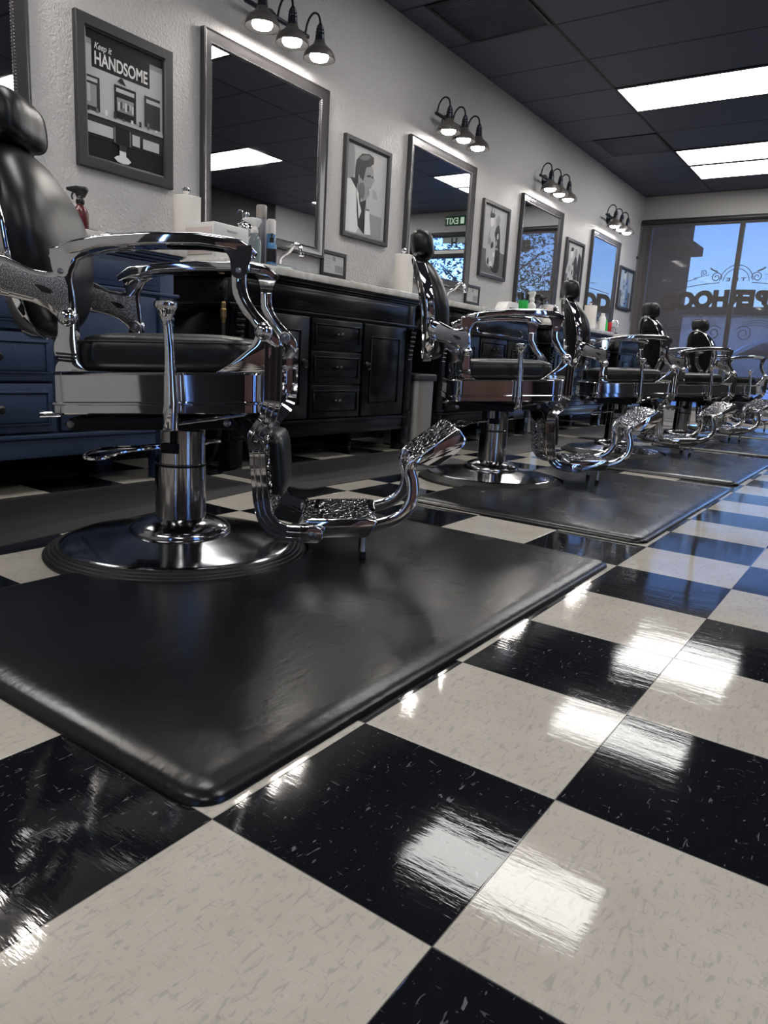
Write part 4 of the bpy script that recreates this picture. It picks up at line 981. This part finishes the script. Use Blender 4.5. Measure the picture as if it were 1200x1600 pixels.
def faucet(y, label, k=1.):
    t = thing('faucet', label, 'faucet', (X(.09), y, ZT), 0, 'chrome gooseneck faucets')
    MB().lathe([(.028, 0), (.026, .008), (.014, .016), (.012, .07), (.014, .09)], 20).build('faucet_base', 'chrome', t)
    sp = MB().tube(catmull([(0, 0, .08), (.012, 0, .115), (.035, 0, .135), (.07, 0, .150), (.100, 0, .178), (.128, 0, .186), (.150, 0, .172), (.158, 0, .150)], 5), .0115, 12)
    s_ = sp.build('spout', 'chrome', t)
    MB().lathe([(.011, .145), (.015, .142), (.016, .128), (.012, .122)], 14, (.159, 0, 0)).build('nozzle', 'chrome', s_)
    for s in (-1, 1):
        MB().lathe([(.022, 0), (.018, .02), (.012, .035), (.016, .05)], 16, (0, s * .10, 0)).tube([(0, s * .10, .05), (.03, s * .12, .058)], .006, 8).build('tap_handle', 'chrome', t)
faucet(ST[1] + .02, 'curved chrome faucet below the largest mirror')
faucet(ST[2] + .02, 'curved chrome faucet below the second mirror')
faucet(ST[3] + .02, 'curved chrome faucet below the mirror reflecting trees')
faucet(ST[4] + .02, 'farthest curved chrome faucet, beside the red bottle')
# station 2
bottle('pump_bottle', 'clear blue bottle beside the paper towels behind the second chair', 'bottle', X(.26), 3.80, [('bottle_body', [(.026, 0), (.028, .006), (.028, .12), (.012, .14)], 'blue_liquid'), ('bottle_cap', [(.012, .138), (.012, .165), (.008, .168)], 'white_plastic')])
bottle('pump_bottle', 'taller blue bottle with blue cap, right of the clear blue bottle', 'bottle', X(.25), 3.90, [('bottle_body', [(.022, 0), (.024, .006), (.024, .16), (.012, .175)], 'blue_liquid'), ('bottle_cap', [(.014, .172), (.014, .215), (.010, .218)], 'p_blue')])
t = thing('tablet_stand', 'small dark tablet propped on the countertop left of the second faucet', 'tablet', (X(.20), 4.12, ZT), R(12))
MB().add([(0, -.085, .02), (0, .085, .02), (-.05, .085, .215), (-.05, -.085, .215), (-.008, -.085, .018), (-.008, .085, .018), (-.058, .085, .213), (-.058, -.085, .213)], [(0, 1, 2, 3), (7, 6, 5, 4), (0, 4, 5, 1), (1, 5, 6, 2), (2, 6, 7, 3), (3, 7, 4, 0)]).build('tablet', 'black_plastic', t, bevel=.003)
MB().box((-.06, -.06, 0), (.03, .06, .018)).build('stand_foot', 'black_plastic', t, bevel=.003)
tag(MB().box((X(.05), 4.42, ZT), (X(.16), 4.78, ZT + .055)).build('clipper_tray', 'black_plastic', bevel=.006), 'black clipper tray against the backsplash below the second mirror', 'tray')
tag(MB().box((X(.05), 2.62, ZT), (X(.17), 3.22, ZT + .045)).build('clipper_tray', 'black_plastic', bevel=.006), 'black clipper tray right of the faucet below the largest mirror', 'tray')
t = thing('wipes_box', 'white rounded wipes box with dark script, right end of the second vanity', 'box', (X(.34), 4.90, ZT), 0)
MB().prism(catmull([(-.12, 0, 0), (-.115, .04, 0), (-.085, .085, 0), (-.05, .105, 0), (.05, .108, 0), (.105, .105, 0), (.115, .06, 0), (.115, 0, 0)], 3) and [q[:2] for q in catmull([(-.12, .0, 0), (-.115, .04, 0), (-.085, .085, 0), (-.05, .105, 0), (.05, .108, 0), (.105, .105, 0), (.115, .06, 0), (.115, 0, 0)], 3)], -.05, .05, YZ).build('box_shell', 'white_plastic', t, bevel=.006)
sq = MB()
for i in range(9): sq.tube(catmull([(.0535, -.06 + i * .013, .045 + .006 * math.sin(i)), (.0535, -.055 + i * .013, .062), (.0535, -.049 + i * .013, .046)], 3), .0018, 5)
sq.build('script_mark', 'p_mid', t)
# station 3
tag(MB().loft([[(a, b, z) for a, b in rrect(-.10 + d, .10 - d, -.15 + d, .15 - d, .03, 5)] for d, z in ((.010, 0), (0, .020), (.006, .023))]).build('white_tray', 'white_plastic', smooth=50), 'white plastic tray on the third black vanity\'s near end', 'tray').location = (X(.38), 5.62, ZT + .0)
t = bottle('tool_cup', 'bright green cup holding black combs behind the white tray', 'cup', X(.20), 5.50, [('cup', [(.036, 0), (.038, .004), (.044, .175), (.041, .175), (.036, .012)], 'green_plastic')])
cmb = MB()
for i in range(5):
    a = i * 1.25; cmb.tube([(.015 * math.cos(a), .015 * math.sin(a), .02), (.045 * math.cos(a), .045 * math.sin(a), .225 + .012 * (i % 3))], .007, 6)
cmb.build('comb', 'black_plastic', t)
spray('spray_bottle', 'white spray bottle right of the green cup', X(.20), 5.68, .27, .040, 'white_plastic', 'white_plastic', rz=R(160), group=None)
spray('spray_bottle', 'black spray bottle in the middle of the third black vanity', X(.18), 5.80, .26, .030, 'black_plastic', 'black_plastic', rz=R(-20))
spray('spray_bottle', 'clear spray bottle with black head beside the pink jar', X(.20), 5.90, .255, .030, 'clear', 'black_plastic', rz=R(10))
bottle('cream_jar', 'pale pink jar on the third black vanity', 'jar', X(.22), 6.00, [('jar_body', [(.046, 0), (.048, .006), (.048, .15), (.042, .16)], 'pink_pot'), ('jar_lid', [(.044, .158), (.044, .180), (.038, .183)], 'white_plastic'), ('label_band', [(.0465, .02), (.0465, .045)], 'black_plastic')])
bottle('hand_brush', 'black bristle neck brush upright beside the pink jar', 'brush', X(.24), 6.10, [('brush_handle', [(.014, 0), (.016, .03), (.009, .07), (.014, .10)], 'black_plastic'), ('bristles', [(.014, .10), (.026, .15), (.022, .165)], 'black_plastic')])
# station 4
bottle('lotion_bottle', 'large white bottle beside the farthest paper towels', 'bottle', X(.24), 7.46, [('bottle_body', [(.036, 0), (.038, .006), (.038, .17), (.026, .195)], 'white_plastic'), ('bottle_cap', [(.022, .193), (.022, .225), (.016, .228)], 'white_plastic')])
bottle('lotion_bottle', 'bright green bottle between the white and red bottles', 'bottle', X(.24), 7.58, [('bottle_body', [(.022, 0), (.024, .006), (.024, .13), (.014, .15), (.014, .17)], 'green_plastic')])
bottle('lotion_bottle', 'bright red bottle on the farthest vanity', 'bottle', X(.25), 7.69, [('bottle_body', [(.022, 0), (.024, .006), (.024, .12), (.020, .14), (.020, .15)], 'bright_red')])
tag(MB().tube([(.0, .03 * math.cos(a), .04 + .035 * math.sin(a)) for a in [2 * PI * i / 20 for i in range(20)]], .003, 6, True).tube([(.03 * math.cos(a), .0, .04 + .035 * math.sin(a)) for a in [2 * PI * i / 20 for i in range(20)]], .003, 6, True).tube([(.03 * math.cos(a), .03 * math.sin(a), .005) for a in [2 * PI * i / 20 for i in range(20)]], .004, 6, True).build('wire_holder', 'black_metal'), 'black wire holder below the farthest paper towels', 'holder').location = (X(.42), 7.30, ZT)
# air hose with brass coupler hanging at the end of the first black vanity
t = thing('air_hose', 'black air hose with brass coupler hanging at the vanity\'s left end', 'hose', (X(.535), 1.735, 0))
MB().tube(catmull([(0, 0, .80), (.012, 0, .83), (.02, -.01, .80), (.015, -.01, .765)], 5), .010, 10).tube([(.0, .02, .80), (.0, -.03, .80)], .007, 8).build('hose_hook', 'black_metal', t)
MB().lathe([(.006, .655), (.009, .660), (.009, .675), (.013, .680), (.013, .712), (.010, .716), (.010, .740), (.006, .745)], 16, (.014, -.01, 0)).build('brass_coupler', 'brass', t)
MB().tube(catmull([(.014, -.01, .655), (.014, -.01, .55), (.005, 0, .35), (-.03, .01, .15), (-.12, .02, .02), (-.30, .0, .012)], 6), .008, 10).build('hose_line', 'rubber', t)

# ------------------------------------------------------------------ desk added behind the camera to give the chrome a brown reflection
t = thing('added_desk', 'brown wood desk added out of view for the chrome seat bands to reflect', 'desk', (1.75, -1.1, 0))
MB().box((-.35, -.9, 0), (.35, .9, 1.02)).build('desk_body', 'wood_panel', t, bevel=.01)
MB().box((-.40, -.95, 1.02), (.40, .95, 1.06)).build('desk_top', 'black_paint', t, bevel=.006)

# ------------------------------------------------------------------ outside
m = mat('asphalt', (.30, .29, .30), .8, bump=(30, .3, .01)); M['asphalt'] = m
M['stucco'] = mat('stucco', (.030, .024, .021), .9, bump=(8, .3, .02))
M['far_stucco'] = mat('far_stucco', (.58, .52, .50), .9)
M['bark'] = mat('bark', (.06, .045, .035), .9)
M['leaf'] = mat('leaf', (.035, .05, .03), .7)
M['car_paint'] = mat('car_paint', (.45, .47, .50), .25, coat=.8)
M['car_glass'] = mat('car_glass', (.03, .035, .04), .06)
struct(MB().box((-30, YF + .12, -.15), (30, 45, -.02)).build('ground', 'asphalt', smooth=0))
M['concrete'] = mat('concrete', (.55, .54, .52), .8)
struct(MB().box((XR + .12, -25, -.15), (30, YF + .12, -.02)).box((-30, -25, -.15), (XR + .12, YB - .12, -.02)).build('added_ground_side', 'concrete', smooth=0))  # pale ground added to brighten what the narrow panes show in the chrome
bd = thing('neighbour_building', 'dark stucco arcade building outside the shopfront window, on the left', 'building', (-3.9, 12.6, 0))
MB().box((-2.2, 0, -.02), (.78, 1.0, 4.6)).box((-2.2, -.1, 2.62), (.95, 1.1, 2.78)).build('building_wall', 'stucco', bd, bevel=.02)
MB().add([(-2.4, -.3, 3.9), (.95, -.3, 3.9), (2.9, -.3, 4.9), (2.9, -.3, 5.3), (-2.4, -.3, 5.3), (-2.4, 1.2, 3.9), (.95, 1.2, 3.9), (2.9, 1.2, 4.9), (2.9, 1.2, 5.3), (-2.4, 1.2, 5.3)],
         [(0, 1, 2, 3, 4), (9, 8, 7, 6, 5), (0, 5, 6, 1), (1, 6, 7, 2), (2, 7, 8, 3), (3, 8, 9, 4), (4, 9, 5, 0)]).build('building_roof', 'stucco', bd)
MB().ball((.88, -.05, 3.05), .20, 18, (1, .6, .7)).build('wall_lantern', 'stucco', bd)
bd = thing('distant_building', 'low dark building across the street behind the car', 'building', (-2, 34, 0))
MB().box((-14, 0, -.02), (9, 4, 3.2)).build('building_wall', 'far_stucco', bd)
MB().box((-14.3, -.3, 3.2), (9.3, 4.3, 3.5)).build('building_roof', 'stucco', bd)
def tree(label, x, y, h, r, seed):
    t = thing('tree', label, 'tree', (x, y, -.02), 0, 'trees outside the window'); rn_ = random.Random(seed)
    tk = MB().tube([(0, 0, 0), (.05, .02, h * .3), (0, 0, h * .6), (.1, 0, h * .85)], [.16, .13, .09, .04], 10)
    for i in range(7):
        a = i * 2.4; tk.tube([(0, 0, h * (.35 + .05 * i)), (r * .7 * math.cos(a), r * .7 * math.sin(a), h * (.55 + .05 * i))], [.05, .015], 6)
    tk.build('trunk', 'bark', t)
    f = MB()
    for i in range(6000):
        a = rn_.uniform(0, 2 * PI); rr = r * rn_.random() ** .45; z = h * .62 + (h * .40) * (rn_.random() * 2 - 1) * math.sqrt(max(0, 1 - (rr / r) ** 2) + .1)
        c = Vector((rr * math.cos(a), rr * math.sin(a), z)); s = rn_.uniform(.035, .085)
        u = Vector((rn_.uniform(-1, 1), rn_.uniform(-1, 1), rn_.uniform(-1, 1))).normalized(); w = u.orthogonal().normalized()
        f.add([c - u * s, c + w * s * .45, c + u * s, c - w * s * .45], [(0, 1, 2, 3)])
    f.build('foliage', 'leaf', t, smooth=0)
tree('leafy tree outside, seen reflected in the third full mirror', 3.3, 16.5, 5.6, 1.95, 1)
tree('second leafy tree outside, beyond the glazed door', 9.5, 18.0, 5.6, 1.9, 2)
t = thing('parked_car', 'silver car parked outside behind the shaded window', 'car', (-1.6, 17.5, -.02), R(15))
side = [(-2.15, .30), (-2.2, .62), (-2.05, .86), (-1.55, .95), (-.85, 1.38), (.35, 1.44), (1.15, 1.02), (1.95, .88), (2.2, .62), (2.15, .30)]
MB().prism([q[:2] for q in catmull([(a, b, 0) for a, b in side], 3)], -.85, .85, XZ).build('car_body', 'car_paint', t, bevel=.05, seg=3)
MB().prism([(-1.40, .98), (-.82, 1.32), (.33, 1.37), (1.0, 1.03)], -.87, .87, XZ).build('car_windows', 'car_glass', t, bevel=.02)
for x in (-1.35, 1.35):
    for s in (-1, 1): MB().lathe([(.30, -.10), (.33, -.08), (.33, .08), (.30, .10)], 28, (x, s * .78, .33), 'y').build('wheel', 'rubber', t)
